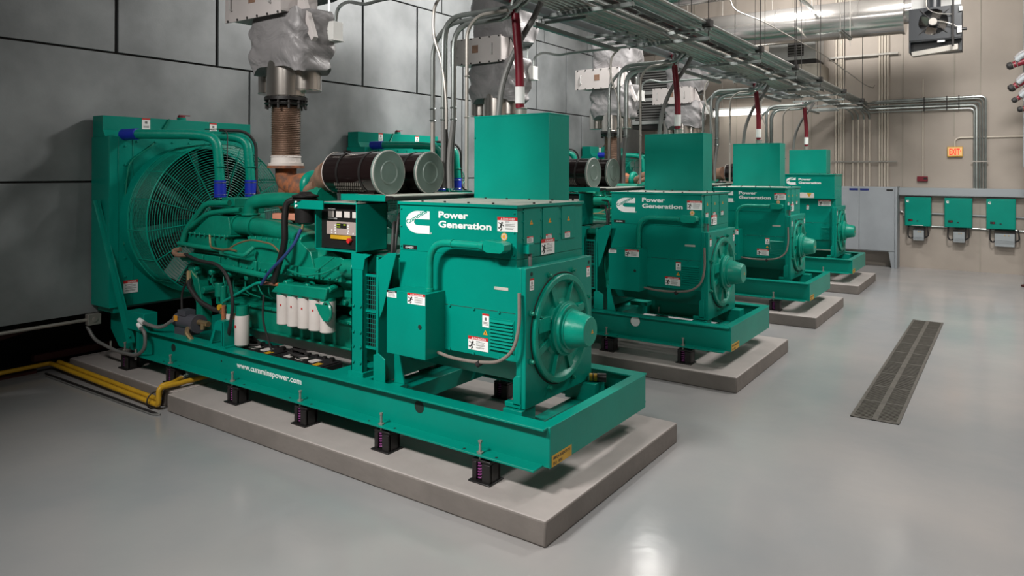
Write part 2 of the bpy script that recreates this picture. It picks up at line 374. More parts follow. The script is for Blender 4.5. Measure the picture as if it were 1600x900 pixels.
def decal(par, fn, *a, name='warning_label', **k):
    b = B('white'); fn(b, *a, **k); b.obj(name, par)
def build_generator(base, label, variant=0):
    R0 = thing('diesel_generator', label, 'generator', base, 'green diesel generator sets on their plinths')
    P = lambda b, n, par=None, bev=0., **k: b.obj(n, par or R0, bev, **k)
    zt, zb = .663, .373
    # --- skid
    for far, yc in ((0, .0), (1, 1.6)):
        b = B('green'); s_ = 1 if not far else -1
        x0, x1 = -6.1, -.004
        y_a, y_b = sorted((yc - .066*s_, yc + .085*s_)); b.box(x0+.7 if not far else x0, x1-.012, y_a, y_b, zt-.016, zt)
        y_c, y_d = sorted((yc - .13*s_, yc + .085*s_)); b.box(x0+.55, x1-.05, y_c, y_d, zb, zb+.016)
        b.box(x0+.55, x1, yc-.006, yc+.006, zb+.002, zt-.003)
        o = P(b, 'skid_rail', bev=.003)
        if not far:
            h = B('core')
            for x, z, r in ((-4.866, .526, .043), (-1.237, .575, .05), (-3.963, .519, .011)):
                h.cyl((x, -.004, z), (x, -.0085, z), r, n=24)
            for x in [-4.9, -4.6, -3.75, -3.45, -2.75, -2.45, -1.72, -1.42, -.7, -.4]: h.cyl((x, -.095, zb+.012), (x, -.095, zb+.0175), .012, n=10)
            h.obj('rail_hole', o)
            tx = B('white').text('www.cumminspower.com', (-3.70, -.007, .498), .078, '-y', .02, width=1.0); tx.obj('web_address', o)
    b = B('green').box(-.012, 0, -.004, 1.604, zb, zt-.001).box(-.095, .0004, -.0, 1.6, zt-.0155, zt+.0008).box(-.095, -.001, 0, 1.6, zb-.001, zb+.0155)
    o = P(b, 'end_channel', bev=.003)
    tg = B('yellow').box(0, .002, .02, .297, .375, .455); tg.m('black').text('MPCA IDENTITY:', (.0022, .04, .422), .028, '+x', .01, width=.235).text('EU:  003', (.0022, .04, .385), .028, '+x', .01, width=.12)
    tg.obj('asset_tag', o)
    for x, wd in ((-.42, .12), (-1.86, .28), (-2.5, .1), (-4.5, .12), (-5.6, .9)): P(B('green').box(x-wd/2, x+wd/2, .02, 1.58, zb+.02, .545 if wd > .13 else .5), 'cross_member', bev=.004)
    P(B('green').box(-2.40, -1.93, .09, 1.5, .60, .655), 'cross_plate', bev=.004)
    # raised end of the skid carrying the radiator
    for ya, yb, yc_, yd in ((-.012, .012, -.14, .01), (1.58, 1.604, 1.59, 1.74)):
        b = B('green').prism([(-6.25, .56), (-6.25, .87), (-5.95, .87), (-5.45, .42), (-5.45, .373), (-6.05, .373)], 'y', ya, yb)
        b.box(-6.3, -5.92, yc_, yd, .80, .87)
        P(b, 'radiator_bracket', bev=.004)
    P(B('green').box(-5.48, -5.42, -.1, .1, .373, .663), 'stiffener')
    # --- radiator
    b = B('green'); b.plate_hole(-5.92, -5.90, -.2, 1.78, .87, 2.87, .83, 1.88, .90)
    b.box(-6.33, -5.92, -.2, -.18, .87, 2.87).box(-6.33, -5.92, 1.76, 1.78, .87, 2.87).box(-6.33, -5.92, -.18, 1.76, .87, .89).box(-6.33, -5.92, -.18, 1.76, 2.85, 2.87)
    for yy in (-.1, .07): b.box(-5.9, -5.893, yy-.003, yy+.003, .89, 2.86)
    for i in range(9): bolt(b, (-5.90, -.02, 1.0+i*.22), (1, 0, 0), .014)
    for i in range(8): bolt(b, (-5.90, .12+i*.22, 2.82), (1, 0, 0), .014)
    o = P(b, 'radiator', bev=.003)
    c = B('core').box(-6.28, -6.10, -.17, 1.75, .9, 2.84)
    for i in range(46): z = .93+i*.0415; c.box(-6.10, -6.085, -.17, 1.75, z, z+.008)
    c.obj('radiator_core', o)
    n_ = B('white')
    danger(n_, -.04, 1.02, .17, .15, -5.893, '+x', fig=False); n_.obj('warning_label', o)
    b = B('green').prism([(-6.30, 2.87), (-6.30, 3.12), (-6.06, 3.12), (-6.06, 2.95), (-6.0, 2.87)], 'y', -.2, 1.78)
    for i in range(14): bolt(b, (-6.02, -.1+i*.14, 2.885), (0, 0, 1), .01, .01)
    tnk = P(b, 'header_tank', bev=.004)
    decal(tnk, notice, .26, 2.98, .10, .135, -6.058, '+x'); decal(tnk, notice, 1.16, 2.98, .10, .125, -6.058, '+x')
    c = B('green').cyl((-6.17, .83, 3.12), (-6.17, .83, 3.16), .055, n=20).m('redpipe').cyl((-6.17, .83, 3.16), (-6.17, .83, 3.185), .045, n=20).box(-6.19, -6.15, .80, .94, 3.185, 3.195); c.obj('filler_cap', tnk)
    c = B('casting').tube([(-6.05, .60, 3.12), (-6.04, .50, 2.95), (-5.88, .30, 2.78), (-5.88, .02, 2.58), (-5.88, -.02, 2.3), (-5.88, -.04, 1.6)], .012, .1); c.obj('vent_line', tnk)
    # fan shroud, guard and fan
    cy, cz = .83, 1.88
    b = B('green').lathe((-5.9, cy, cz), (1, 0, 0), [(0, .90), (.20, .87), (.20, .885), (0, .915)], n=56, caps=False)
    P(b, 'fan_shroud')
    b = B('green2')
    xf, xb_ = -5.28, -5.70
    for i in range(26): b.ring((xf-.02*(1-(i/25)), cy, cz), (1, 0, 0), .16+.76*i/25, .0035, n=56, k=3)
    b.ring((xf, cy, cz), (1, 0, 0), .92, .009, n=64, k=5); b.ring((xb_, cy, cz), (1, 0, 0), .92, .009, n=64, k=5)
    for i in range(17): b.ring((xb_+(xf-xb_)*i/17, cy, cz), (1, 0, 0), .92, .0028, n=56, k=3)
    for i in range(16):
        a = 2*PI*i/16+.1; ca, sa = math.cos(a), math.sin(a)
        b.cyl((xf, cy+.16*ca, cz+.16*sa), (xf, cy+.92*ca, cz+.92*sa), .006, n=5)
        b.cyl((xf, cy+.92*ca, cz+.92*sa), (xb_, cy+.92*ca, cz+.92*sa), .006, n=5)
    P(b, 'fan_guard')
    b = B('shadegreen').cyl((-5.72, cy, cz), (-5.35, cy, cz), .11, n=20).lathe((-5.55, cy, cz), (1, 0, 0), [(0, .18), (.04, .18), (.06, .12)], 24)
    fan = P(b, 'fan_hub')
    for i in range(8):
        a = 2*PI*i/8+.2; e = Vector((0, math.cos(a), math.sin(a))); t_ = Vector((0, -math.sin(a), math.cos(a))); o_ = Vector((-5.60, cy, cz)); X = Vector((1, 0, 0))
        rs = []
        for j in range(6):
            r = .15+.68*j/5; w_ = .06+.05*j/5; tw = 1.0-.3*j/5
            d = t_*math.cos(tw)+X*math.sin(tw)
            n2 = t_*(-math.sin(tw))+X*math.cos(tw)
            rs.append([o_+e*r+d*w_*s2+n2*q for s2, q in ((-1, .0), (0, -.012), (1, 0), (0, -.018))])
        B('shadegreen').sweep(rs).obj('fan_blade', fan)
    # diagonal strut from the radiator down to the skid
    b = B('green').beam((-6.12, -.235, 2.12), (-5.60, -.10, .50), .012, .09, (0, 1, 0)).beam((-6.09, -.235, 2.12), (-5.57, -.08, .50), .05, .012, (0, 1, 0)); bolt(b, (-5.6, -.11, .57), (0, -1, 0), .015); bolt(b, (-6.1, -.24, 2.05), (0, -1, 0), .015)
    P(b, 'strut')
    # coolant pipes
    for y0, y1 in ((.02, .47), (.62, .88)):
        b = B('green2'); b.tube([(-5.75 if y0 < .1 else -5.6, y0, 2.90), (-5.2, y1, 2.90), (-5.0, y1+.12, 2.85), (-4.96, y1+.14, 2.40), (-4.96, y1+.14, 2.20)], .058, .14, n=14)
        b.ring((-4.96, y1+.14, 2.52), (0, 0, 1), .06, .006, 20)
        o = P(b, 'coolant_pipe')
        h = B('blue').cyl((-4.96, y1+.14, 2.36), (-4.96, y1+.14, 2.16), .068, n=18)
        if y0 < .1: B('blue').tube([(-5.93, -.03, 2.895), (-5.72, .03, 2.90)], .068, n=18).obj('hose_sleeve', o)
        h.m('steel')
        for z in (2.33, 2.19): h.ring((-4.96, y1+.14, z), (0, 0, 1), .069, .004, 20)
        h.obj('hose_sleeve', o)
    b = B('rubber').tube([(-5.2, .75, 2.965), (-4.99, .97, 2.955), (-4.93, 1.075, 2.82), (-4.93, 1.08, 2.2), (-4.6, 1.1, 2.05)], .019, .12)
    b.tube([(-5.1, .5, 2.96), (-4.98, .72, 2.97), (-4.9, .66, 2.5), (-4.9, .72, 2.2)], .007, .1, n=5)
    P(b, 'rubber_hose')
    # --- engine
    prof = [(.5, .95), (1.1, .95), (1.12, 1.22), (1.42, 1.45), (1.34, 1.74), (1.0, 1.72), (.8, 1.55), (.6, 1.72), (.26, 1.74), (.18, 1.45), (.46, 1.22)]
    b = B('casting').prism(prof, 'x', -4.85, -2.2)
    b.box(-4.98, -4.85, .42, 1.18, 1.0, 1.5)
    b.box(-3.0, -2.2, .3, .6, 1.2, 1.45)
    eng = P(b, 'engine_block', bev=.01)
    b = B('casting').prism([(.30, 1.06), (1.3, 1.06), (1.3, .80), (1.12, .62), (.54, .62), (.32, .80)], 'x', -4.15, -2.32); b.box(-4.2, -2.3, .27, 1.33, 1.04, 1.075)
    for i in range(16): bolt(b, (-4.1+i*.115, .27, 1.057), (0, -1, 0), .01, .012)
    b.box(-4.2, -2.3, .28, .31, .80, .82)
    P(b, 'oil_pan', bev=.006)
    b = B('casting').cyl((-5.0, .8, 1.2), (-4.93, .8, 1.2), .16, n=28).cyl((-5.06, .8, 1.2), (-5.0, .8, 1.2), .10, n=20).lathe((-5.1, .8, 1.82), (1, 0, 0), [(0, .17), (.02, .19), (.04, .17), (.06, .19), (.12, .19)], 28)
    b.box(-5.0, -4.85, .5, 1.15, 1.1, 1.95); b.cyl((-4.95, .45, 1.72), (-4.75, .45, 1.72), .10)
    P(b, 'front_gear_case', bev=.004)
    for side in (0, 1):                             # rocker covers
        for i in range(8):
            x = -4.80+i*.315; ya, yb = (.12, .42) if not side else (1.18, 1.48)
            b = B('casting').box(x, x+.285, ya, yb, 1.46, 1.56)
            for dx in (.04, .14, .24): bolt(b, (x+dx, ya if not side else yb, 1.485), (0, -1 if not side else 1, 0), .012, .018)
            b.cyl((x+.14, (ya+yb)/2-.08, 1.40), (x+.14, ya-.02 if not side else yb+.02, 1.38), .03, n=10)
            P(b, 'rocker_cover', bev=.012)
    # aftercooler housing, front bank
    for yy, f_ in ((.16, 0), (1.06, 1)):
        b = B('casting')
        b.prism([(-4.98, 1.775), (-4.50, 1.985), (-4.18, 1.975), (-4.14, 1.79), (-4.16, 1.775)], 'y', yy+.05, yy+.36)
        b.box(-4.94, -4.16, yy+.02, yy+.38, 1.60, 1.775).box(-4.98, -4.12, yy, yy+.4, 1.765, 1.785)
        for i in range(9): b.cyl((-4.92+i*.094, yy+.0, 1.75), (-4.92+i*.094, yy+.0, 1.79), .012, n=6)
        P(b, 'aftercooler_housing', bev=.012)
        b = B('casting').lathe((-4.18, yy+.17, 1.885), (1, 0, 0), [(0, .11), (.03, .11), (.03, .092), (.10, .095), (.17, .092), (.24, .095), (.29, .092), (.29, .112), (.33, .112), (.33, .095)], 28)
        P(b, 'coupling_tube')
        b = B('casting')
        rs = []
        for x, zc, hy, hz in ((-3.86, 1.885, .09, .09), (-3.55, 1.872, .10, .085), (-3.2, 1.835, .14, .075), (-2.93, 1.80, .17, .06)):
            n = 20; rs.append([(x, yy+.17+hy*math.copysign(abs(math.cos(2*PI*i/n))**.75, math.cos(2*PI*i/n)), zc+hz*math.copysign(abs(math.sin(2*PI*i/n))**.75, math.sin(2*PI*i/n))) for i in range(n)])
        b.sweep(rs)
        b.prism([(-3.78, 1.795), (-2.95, 1.795), (-2.78, 1.70), (-2.72, 1.52), (-3.60, 1.52)], 'y', yy, yy+.38)
        b.prism([(-2.80, 1.62), (-2.50, 1.72), (-2.34, 1.66), (-2.50, 1.50), (-2.75, 1.50)], 'y', yy+.02, yy+.36)
        for i in range(9): b.cyl((-3.72+i*.09, yy-.0, 1.77), (-3.72+i*.09, yy, 1.805), .011, n=6)
        P(b, 'intake_manifold', bev=.014)
    b = B('casting').tube([(-4.06, .40, 1.93), (-4.06, .40, 2.13), (-3.75, .46, 2.17), (-3.15, .62, 2.16)], .078, .14, n=18); b.ring((-4.06, .40, 2.0), (0, 0, 1), .085, .016, 28); b.ring((-4.06, .40, 1.965), (0, 0, 1), .095, .012, 28)
    P(b, 'charge_air_elbow')
    b = B('casting').box(-4.66, -4.28, .30, .72, 1.99, 2.07).box(-4.60, -4.36, .40, .66, 2.07, 2.17).box(-4.3, -3.4, .55, 1.05, 1.72, 1.9)
    P(b, 'thermostat_housing', bev=.006)
    b = B('casting').tube([(-4.93, .12, 1.62), (-4.90, .15, 1.80), (-4.62, .22, 2.11), (-4.30, .3, 2.12)], .034, .08, n=12)
    b.tube([(-4.86, .17, 1.83), (-4.56, .2, 2.0), (-4.35, .22, 2.03), (-4.1, .3, 2.05)], .028, .08, n=12)
    b.tube([(-4.95, .1, 1.66), (-4.1, .08, 1.64), (-4.05, .05, 1.62)], .026, .05, n=12)
    b.tube([(-4.0, .06, 1.63), (-3.62, .02, 1.62), (-3.58, .1, 1.70)], .022, .04, n=10)
    b.tube([(-4.9, .12, 1.50), (-3.2, .07, 1.43)], .03, n=10)
    P(b, 'coolant_manifold')
    b = B('brass').tube([(-4.35, .1, 1.78), (-4.27, .06, 1.66), (-4.0, .03, 1.655), (-3.9, .03, 1.67), (-3.75, .02, 1.66)], .011, .05)
    b.tube([(-3.9, .03, 1.67), (-3.75, .04, 1.74), (-3.55, .05, 1.785), (-3.2, .05, 1.76), (-3.05, .05, 1.65)], .009, .08)
    b.m('casting'); b.tube([(-2.98, .05, 1.53), (-2.7, .02, 1.50), (-2.4, .02, 1.55), (-2.22, .04, 1.64)], .009, .1)
    b.tube([(-2.55, .03, 1.55), (-2.3, .03, 1.70)], .007)
    P(b, 'fuel_line')
    rnd = random.Random(3)
    b = B('casting')
    for i in range(46):
        x = -4.75+rnd.random()*2.4; z = 1.12+rnd.random()*.28; y = .33+rnd.random()*.1
        if rnd.random() < .5: b.cyl((x, y, z), (x, y-.10-.06*rnd.random(), z), .015+.03*rnd.random(), n=10)
        else: b.box(x, x+.04+.1*rnd.random(), y-.10*rnd.random()-.04, y, z, z+.03+.06*rnd.random())
    for i in range(10):
        x = -4.5+i*.2; b.tube([(x, .32, 1.42), (x+.03, .2, 1.34), (x+.12*rnd.random(), .22, 1.2), (x+.1, .34, 1.14)], .009, .06, n=6)
    P(b, 'block_fittings', bev=.003)
    b = B('casting')                       # accessory drive pump, front lower corner
    b.cyl((-4.5, .42, 1.16), (-4.22, .42, 1.16), .10, n=20).cyl((-4.40, .25, 1.10), (-4.40, .25, 1.25), .05).cyl((-4.25, .2, 1.06), (-4.25, .2, 1.24), .035).box(-4.52, -4.2, .28, .5, 1.0, 1.1)
    b.prism([(-4.92, 1.42), (-4.75, 1.42), (-4.62, 1.0), (-4.62, .7), (-4.74, .7), (-4.74, 1.0)], 'y', .18, .3)
    P(b, 'fuel_pump', bev=.006)
    # exhaust and turbo
    b = B('rust').tube([(-3.99, .80, 2.50), (-3.99, .80, 2.34), (-3.70, .80, 2.28)], .115, .12, n=20).lathe((-3.78, .8, 2.29), (1, 0, 0), [(0, .12), (.03, .155), (.12, .16), (.17, .13), (.2, .10)], 28)
    b.tube([(-3.95, .80, 2.3), (-4.0, .8, 2.1), (-3.7, .8, 1.95)], .10, .1, n=16)
    P(b, 'exhaust_elbow')
    b = B('green2').ring((-3.50, .78, 2.31), (1, 0, 0), .115, .055, 32, 12).cyl((-3.57, .78, 2.31), (-3.40, .78, 2.31), .09, n=20)
    P(b, 'turbocharger')
    b = B('tanrubber').lathe((-3.40, .72, 2.30), (.52, -.20, .14), [(0, .085), (.10, .095), (.20, .12), (.3, .115), (.44, .16), (.60, .16)], 24)
    b.tube([(-3.22, .50, 2.10), (-3.25, .48, 2.27), (-3.10, .48, 2.33)], .05, .1, n=14)
    b.m('casting').cyl((-3.25, .55, 2.2), (-2.95, .5, 2.2), .12, n=20)
    P(b, 'intake_boot')
    b = B('salmon').box(-3.86, -3.0, .52, .62, 1.95, 2.02); P(b, 'heat_wrap', bev=.01)
    # air filters
    FS = 1.05
    for k_, (yc, xe) in enumerate(((.50, -2.08), (1.05, -2.06))):
        zc = 2.457
        b = B('glossblack').lathe((xe-.72, yc, zc), (1, 0, 0), [(0, .12), (0, .195), (.02, .20), (.68, .20), (.70, .20)], 40)
        b.box(xe-.6, xe-.1, yc-.10, yc+.10, 2.255, 2.30)
        o = P(b, 'air_filter')
        c = B('capgrey').lathe((xe-.035, yc, zc), (1, 0, 0), [(0, .208), (.03, .208), (.038, .2), (.032, .18), (.032, .115), (.042, .11), (.042, .10), (.034, .09), (.034, .04)], 40); c.obj('end_cap', o)
        for dx in (.005, .71): B('dial').ring((xe-dx, yc, zc), (1, 0, 0), .208 if dx < .1 else .201, .004, 40).obj('cap_rim', o)
        for dx in (.18, .49): B('black').lathe((xe-dx-.03, yc, zc), (1, 0, 0), [(0, .201), (0, .205), (.028, .205), (.028, .201)], 40, caps=False).obj('strap', o)
        B('black').box(xe-.6, xe-.56, yc-.03, yc+.03, 2.65, 2.672).obj('buckle', o)
        c = B('grate')
        for i in range(14):
            for j in range(3): a = -.55-j*.16; c.box(xe-.56+i*.026, xe-.546+i*.026, yc-.207*math.cos(a), yc-.19*math.cos(a), zc+.203*math.sin(a)-.02, zc+.203*math.sin(a)+.012)
        c.obj('service_notice', o)
    # shelf, posts
    b = B('lidtop').box(-2.40, -1.74, .20, 1.42, 2.245, 2.255); b.m('green').box(-2.40, -1.83, .195, .205, 2.205, 2.262).box(-2.40, -2.39, .2, 1.42, 2.2, 2.26).box(-2.40, -1.74, 1.41, 1.42, 2.2, 2.26)
    b.m('black').prism([(-1.83, 2.255), (-1.74, 2.255), (-1.74, 2.235), (-1.83, 2.205)], 'y', .2, .21).box(-1.75, -1.735, .21, 1.41, 2.215, 2.245)
    P(b, 'filter_shelf', bev=.002)
    for yy in (.1, 1.36):
        zq = 1.742 if yy < 1 else 2.245; b = B('green').box(-2.15, -2.0, yy, yy+.012, .60, zq).box(-2.15, -2.138, yy, yy+.12, .60, zq).box(-2.012, -2.0, yy, yy+.05, .6, zq)
        if yy < 1: b.prism([(-2.15, 1.6), (-2.15, 1.742), (-1.90, 1.742), (-1.98, 1.70), (-2.0, 1.6)], 'y', yy-.002, yy+.010).box(-1.80, -1.76, .50, .54, 1.7, 2.245)
        b.box(-2.17, -1.98, yy-.02, yy+.14, .655, .70)
        for z in (.78, .92, 1.05, 1.28): 
            for x in (-2.12, -2.03): bolt(b, (x, yy, z), (0, -1, 0), .014)
        P(b, 'support_post', bev=.002)
    b = B('casting').box(-2.2, -1.75, .35, 1.25, .9, 1.7); b.cyl((-2.2, .8, 1.22), (-1.7, .8, 1.22), .5, n=40); b.cyl((-2.33, .2, 1.58), (-2.17, .2, 1.58), .09, n=24)
    P(b, 'flywheel_housing', bev=.008)
    b = B('green')
    for i in range(8): x = -2.06+i*.027; b.cyl((x, .14, .92), (x, .14, 1.55), .0022, n=4)
    for i in range(16): z = .92+i*.042; b.cyl((-2.06, .142, z), (-1.87, .142, z), .0022, n=4)
    for z in (.91, 1.23, 1.545): b.box(-2.07, -1.86, .13, .15, z, z+.02)
    b.box(-2.07, -2.05, .13, .15, .91, 1.56).box(-1.875, -1.86, .13, .15, .91, 1.56)
    P(b, 'coupling_guard')
    b = B('void').box(-2.05, -1.87, .2, .24, .9, 1.56); P(b, 'guard_shade')  # near-black sheet standing in for the shade behind the mesh
    b = B('green').box(-1.84, -1.815, .10, 1.34, .63, 1.73).prism([(-1.82, 1.70), (-1.70, 1.77), (-1.60, 1.78), (-1.76, 1.28), (-1.80, 1.2)], 'y', .10, .112)
    b.prism([(-1.86, .62), (-1.86, .88), (-1.80, .90), (-1.72, .86), (-1.72, .62)], 'y', .088, .10)
    b.box(-1.88, -1.60, .09, .24, .58, .64).prism([(-1.72, .64), (-1.60, .64), (-1.68, .95), (-1.72, .98)], 'y', .2, .22)
    P(b, 'adapter_plate', bev=.004)
    b = B('rubber').tube([(-1.95, .45, 2.0), (-1.75, .22, 2.02), (-1.69, .15, 1.85), (-1.69, .14, 1.70), (-1.80, .2, 1.42), (-1.9, .3, 1.3)], .016, .1).tube([(-1.95, .5, 2.08), (-1.72, .25, 2.08), (-1.67, .16, 1.8), (-1.72, .16, 1.6), (-1.86, .3, 1.35)], .012, .1)
    P(b, 'cable_loom')
    # control cabinet
    X0, X1, Y0, Y1, Z0, Z1 = -2.645, -2.085, .10, .48, 1.742, 2.185; t_ = .012
    b = B('green').box(X0, X1, Y0, Y1, Z0, Z0+t_).box(X0, X0+t_, Y0, Y1, Z0, Z1).box(X1-t_, X1, Y0, Y1, Z0, Z1).box(X0, X1, Y1-t_, Y1, Z0, Z1)
    b.m('lidtop').box(X0, X1, Y0, Y1, Z1-t_, Z1); b.m('green').box(X0, X1, Y0-.003, Y0, Z1-t_, Z1)
    bolt(b, (-2.3, .3, Z1), (0, 0, 1)); bolt(b, (-2.15, .15, Z1), (0, 0, 1))
    cab = P(b, 'control_cabinet', bev=.002)
    yf = .17
    p = B('black').box(X0+t_, X1-t_, yf, yf+.02, Z0+t_, Z1-t_).box(X0+.05, X1-.02, yf-.012, yf, Z0+.02, Z0+.09)
    p.m('keypad').box(X0+.09, X1-.015, yf-.006, yf, Z0+.145, Z0+.265)
    p.box(X0+.235, X0+.237, yf-.008, yf, Z0+.145, Z0+.265)
    p.m('white').text('PowerCommand', (X0+.10, yf-.002, Z0+.375), .022, '-y', .0, width=.10).text('GENERATOR SET', (X0+.10, yf-.002, Z0+.285), .02, '-y', .01, width=.13)
    p.m('white')
    for dx, dz in ((.155, .178), (.155, .155), (.20, .225), (.20, .203), (.20, .18), (.205, .155), (.375, .225), (.375, .203), (.378, .18), (.372, .157), (.44, .157)): p.box(X0+dx, X0+dx+.013, yf-.009, yf, Z0+dz-.002, Z0+dz+.012)
    pn = p.obj('instrument_panel', cab)
    for i in range(4): x = X0+.115+i*.108; B('black').box(x-.01, x+.085, yf-.008, yf, Z0+.30, Z0+.365).m('dial').box(x, x+.075, yf-.012, yf, Z0+.305, Z0+.36).obj('meter', cab)
    B('black').box(X0+.225, X0+.36, yf-.008, yf, Z0+.205, Z0+.25).m('lcd').box(X0+.23, X0+.275, yf-.01, yf, Z0+.232, Z0+.244).box(X0+.23, X0+.275, yf-.01, yf, Z0+.212, Z0+.222).box(X0+.32, X0+.35, yf-.01, yf, Z0+.232, Z0+.244).obj('display', cab)
    B('yellow').box(X0+.15, X0+.42, yf-.014, yf, Z0+.105, Z0+.14).obj('emergency_strip', cab)
    B('red').lathe((X0+.415, yf, Z0+.10), (0, -1, 0), [(0, .012), (.02, .012), (.02, .024), (.04, .022)], 20).obj('stop_button', cab)
    # black crankcase breather on its bracket, with its hoses
    b = B('green').box(-2.86, -2.45, .03, .04, 2.12, 2.20); b.m('white'); bolt(b, (-2.82, .03, 2.185), (0, -1, 0), .014); bolt(b, (-2.82, .03, 2.145), (0, -1, 0), .014)
    P(b, 'breather_bracket')
    b = B('black').lathe((-2.82, .13, 1.965), (0, 0, 1), [(0, .06), (.02, .095), (.22, .10), (.23, .12), (.245, .12), (.25, .10), (.26, .125), (.275, .125), (.29, .07), (.31, .05)], 28)
    br = P(b, 'breather_canister')
    B('black').tube([(-2.88, .08, 2.20), (-2.98, .04, 2.18), (-2.99, .02, 2.0), (-2.975, .02, 1.80), (-3.05, .02, 1.62), (-3.2, .06, 1.40)], .032, .1, n=12).obj('breather_hose', br)
    B('brass').cyl((-2.77, .06, 1.97), (-2.77, .05, 1.91), .012).m('bluecable').tube([(-2.77, .04, 1.93), (-2.80, 0, 1.80), (-2.94, -.02, 1.66), (-3.18, -.01, 1.50), (-3.34, .02, 1.36)], .016, .12, n=10).obj('blue_hose', br)
    # filters
    fh = B('casting').prism([(-3.27, 1.285), (-2.47, 1.285), (-2.44, 1.40), (-3.15, 1.385)], 'y', .07, .33); fh.obj('filter_head', R0, .012)
    for i in range(5):
        x = -3.155+i*.158; b = B('casting').cyl((x, .15, 1.27), (x, .15, 1.30), .074, n=22); b.m('filt').lathe((x, .15, .975), (0, 0, 1), [(0, .06), (.01, .072), (.27, .074), (.295, .074)], 24)
        b.m('red').box(x+.022, x+.036, .079, .085, 1.165, 1.182)
        P(b, 'oil_filter')
    b = B('casting').ring((-2.44, .07, 1.19), (.3, 1, 0), .085, .014, 28).prism([(-2.58, 1.25), (-2.36, 1.25), (-2.38, 1.12), (-2.46, 1.10), (-2.52, 1.16)], 'y', .05, .062); P(b, 'filter_bracket')
    for i, (x, y) in enumerate(((-3.975, .13), (-3.80, .12))):
        b = B('casting').cyl((x, y, .99), (x, y, 1.09), .065, n=20); b.m('filt').lathe((x, y, .68), (0, 0, 1), [(0, .06), (.012, .072), (.30, .074), (.31, .068)], 24); b.m('red').box(x-.015, x+.008, y-.0765, y-.07, .87, .895); P(b, 'fuel_filter')
    b = B('dial').box(-4.10, -4.0, .1, .12, .75, 1.02); P(b, 'data_plate')
    b = B('tanrubber').tube([(-4.88, .08, 1.60), (-4.98, .05, 1.58), (-4.86, .02, 1.54), (-4.7, .05, 1.55)], .026, .05).m('rubber').tube([(-4.72, .04, 1.56), (-4.45, .03, 1.51), (-4.12, .05, 1.50), (-3.90, .03, 1.38), (-3.80, .02, 1.15), (-3.84, .02, .93), (-3.96, .05, .70)], .018, .12)
    b.tube([(-4.82, .15, 1.27), (-4.75, .1, 1.2), (-4.52, .08, 1.06), (-4.25, .1, .99), (-4.12, .12, .99)], .026, .1).m('brass').tube([(-4.87, .17, 1.34), (-4.78, .12, 1.22)], .026).cyl((-4.12, .1, .99), (-3.90, .1, .97), .03)
    b.m('rubber').tube([(-4.86, .15, 1.25), (-4.98, .15, 1.1), (-4.92, .12, .9)], .012, .1).tube([(-3.36, .06, 1.25), (-3.35, .04, 1.0), (-3.25, .08, .70)], .01, .1)
    P(b, 'fuel_hose')
    # front mount with jacking screw and green lever
    b = B('green').box(-4.18, -3.86, -.03, .10, .663, .678).prism([(-4.16, .678), (-4.05, .92), (-3.92, .92), (-3.92, .678), (-3.95, .678), (-3.95, .83), (-4.05, .83), (-4.12, .678)], 'y', -.02, -.005).box(-4.02, -3.90, -.02, .1, .92, .935).box(-3.93, -3.9, -.02, .1, .66, .92)
    b.m('rust').cyl((-4.0, .04, .935), (-4.0, .04, 1.08), .022).m('yellow').cyl((-4.03, .03, 1.06), (-4.03, .0, 1.06), .03, n=8)
    b.m('green2').tube([(-4.02, .04, 1.10), (-3.98, .04, 1.13), (-3.45, .04, 1.36), (-3.38, .06, 1.37)], .014, .06).m('rust').tube([(-3.38, .06, 1.365), (-3.15, .08, 1.37)], .018)
    P(b, 'engine_mount')
    # coolant heater pump
    b = B('pumpgrey').cyl((-4.98, .12, .80), (-4.62, .12, .80), .085, n=20).box(-4.90, -4.75, .06, .18, .87, .93).cyl((-4.62, .12, .80), (-4.58, .12, .80), .10, n=20).box(-4.95, -4.7, .05, .2, .66, .74)
    b.m('orange').box(-4.93, -4.86, .03, .034, .81, .87).m('brass').cyl((-4.58, .12, .82), (-4.40, .12, .82), .03).tube([(-4.66, .04, .76), (-4.62, .0, .72), (-4.45, .05, .55)], .026, .03).cyl((-4.48, .1, .76), (-4.48, .1, .82), .025)
    P(b, 'heater_pump')
    b = B('green').box(-5.66, -5.28, -.12, .04, .655, .865); P(b, 'terminal_box', bev=.006)
    b = B('flex').tube([(-5.30, -.13, .78), (-5.2, -.12, .76), (-5.05, -.05, .72), (-4.9, .0, .82)], .02, .08).tube([(-5.34, -.14, .72), (-5.21, -.14, .68), (-5.2, -.14, .50), (-5.38, -.14, .385), (-5.85, -.14, .37), (-6.25, -.2, .46), (-6.34, -.24, .62)], .02, .12, n=10)
    b.m('white').cyl((-5.36, -.125, .79), (-5.26, -.135, .775), .026).cyl((-5.37, -.13, .745), (-5.30, -.14, .71), .026)
    b.m('tan').cyl((-5.98, -.14, .36), (-5.98, -.14, .47), .012).cyl((-5.45, -.12, .33), (-5.45, -.12, .45), .012)
    P(b, 'flexible_conduit')

    # --- alternator
    if variant == 0: ax0, ax1, ay0, ay1, z1, z2 = -1.666, -.438, .211, 1.225, 1.79, 2.20
    else: ax0, ax1, ay0, ay1, z1, z2 = -1.412, -.39, .211, 1.0, 1.90, 2.425
    ym = (ay0+ay1)/2
    hy = ay0 if variant == 0 else ay0+.12
    b = B('green').box(ax0, ax1, hy, ay1, 1.01, z1-.004).box(ax0+.003, ax1-.003, hy+.003, ay1-.003, z1-.005, z1+.003)
    for x in (-1.35, -1.10, -.85, -.6):
        for z in (1.375, 1.02): bolt(b, (x, hy, z), (0, -1, 0), .012)
    b.m('seam').box(ax0, ax1-.01, hy-.0015, hy, 1.377, 1.381); b.m('green')
    b.prism([(hy+.02, 1.01), (ay1-.02, 1.01), (ay1-.2, .80), (ay0+.2, .80)], 'x', ax0, ax1)
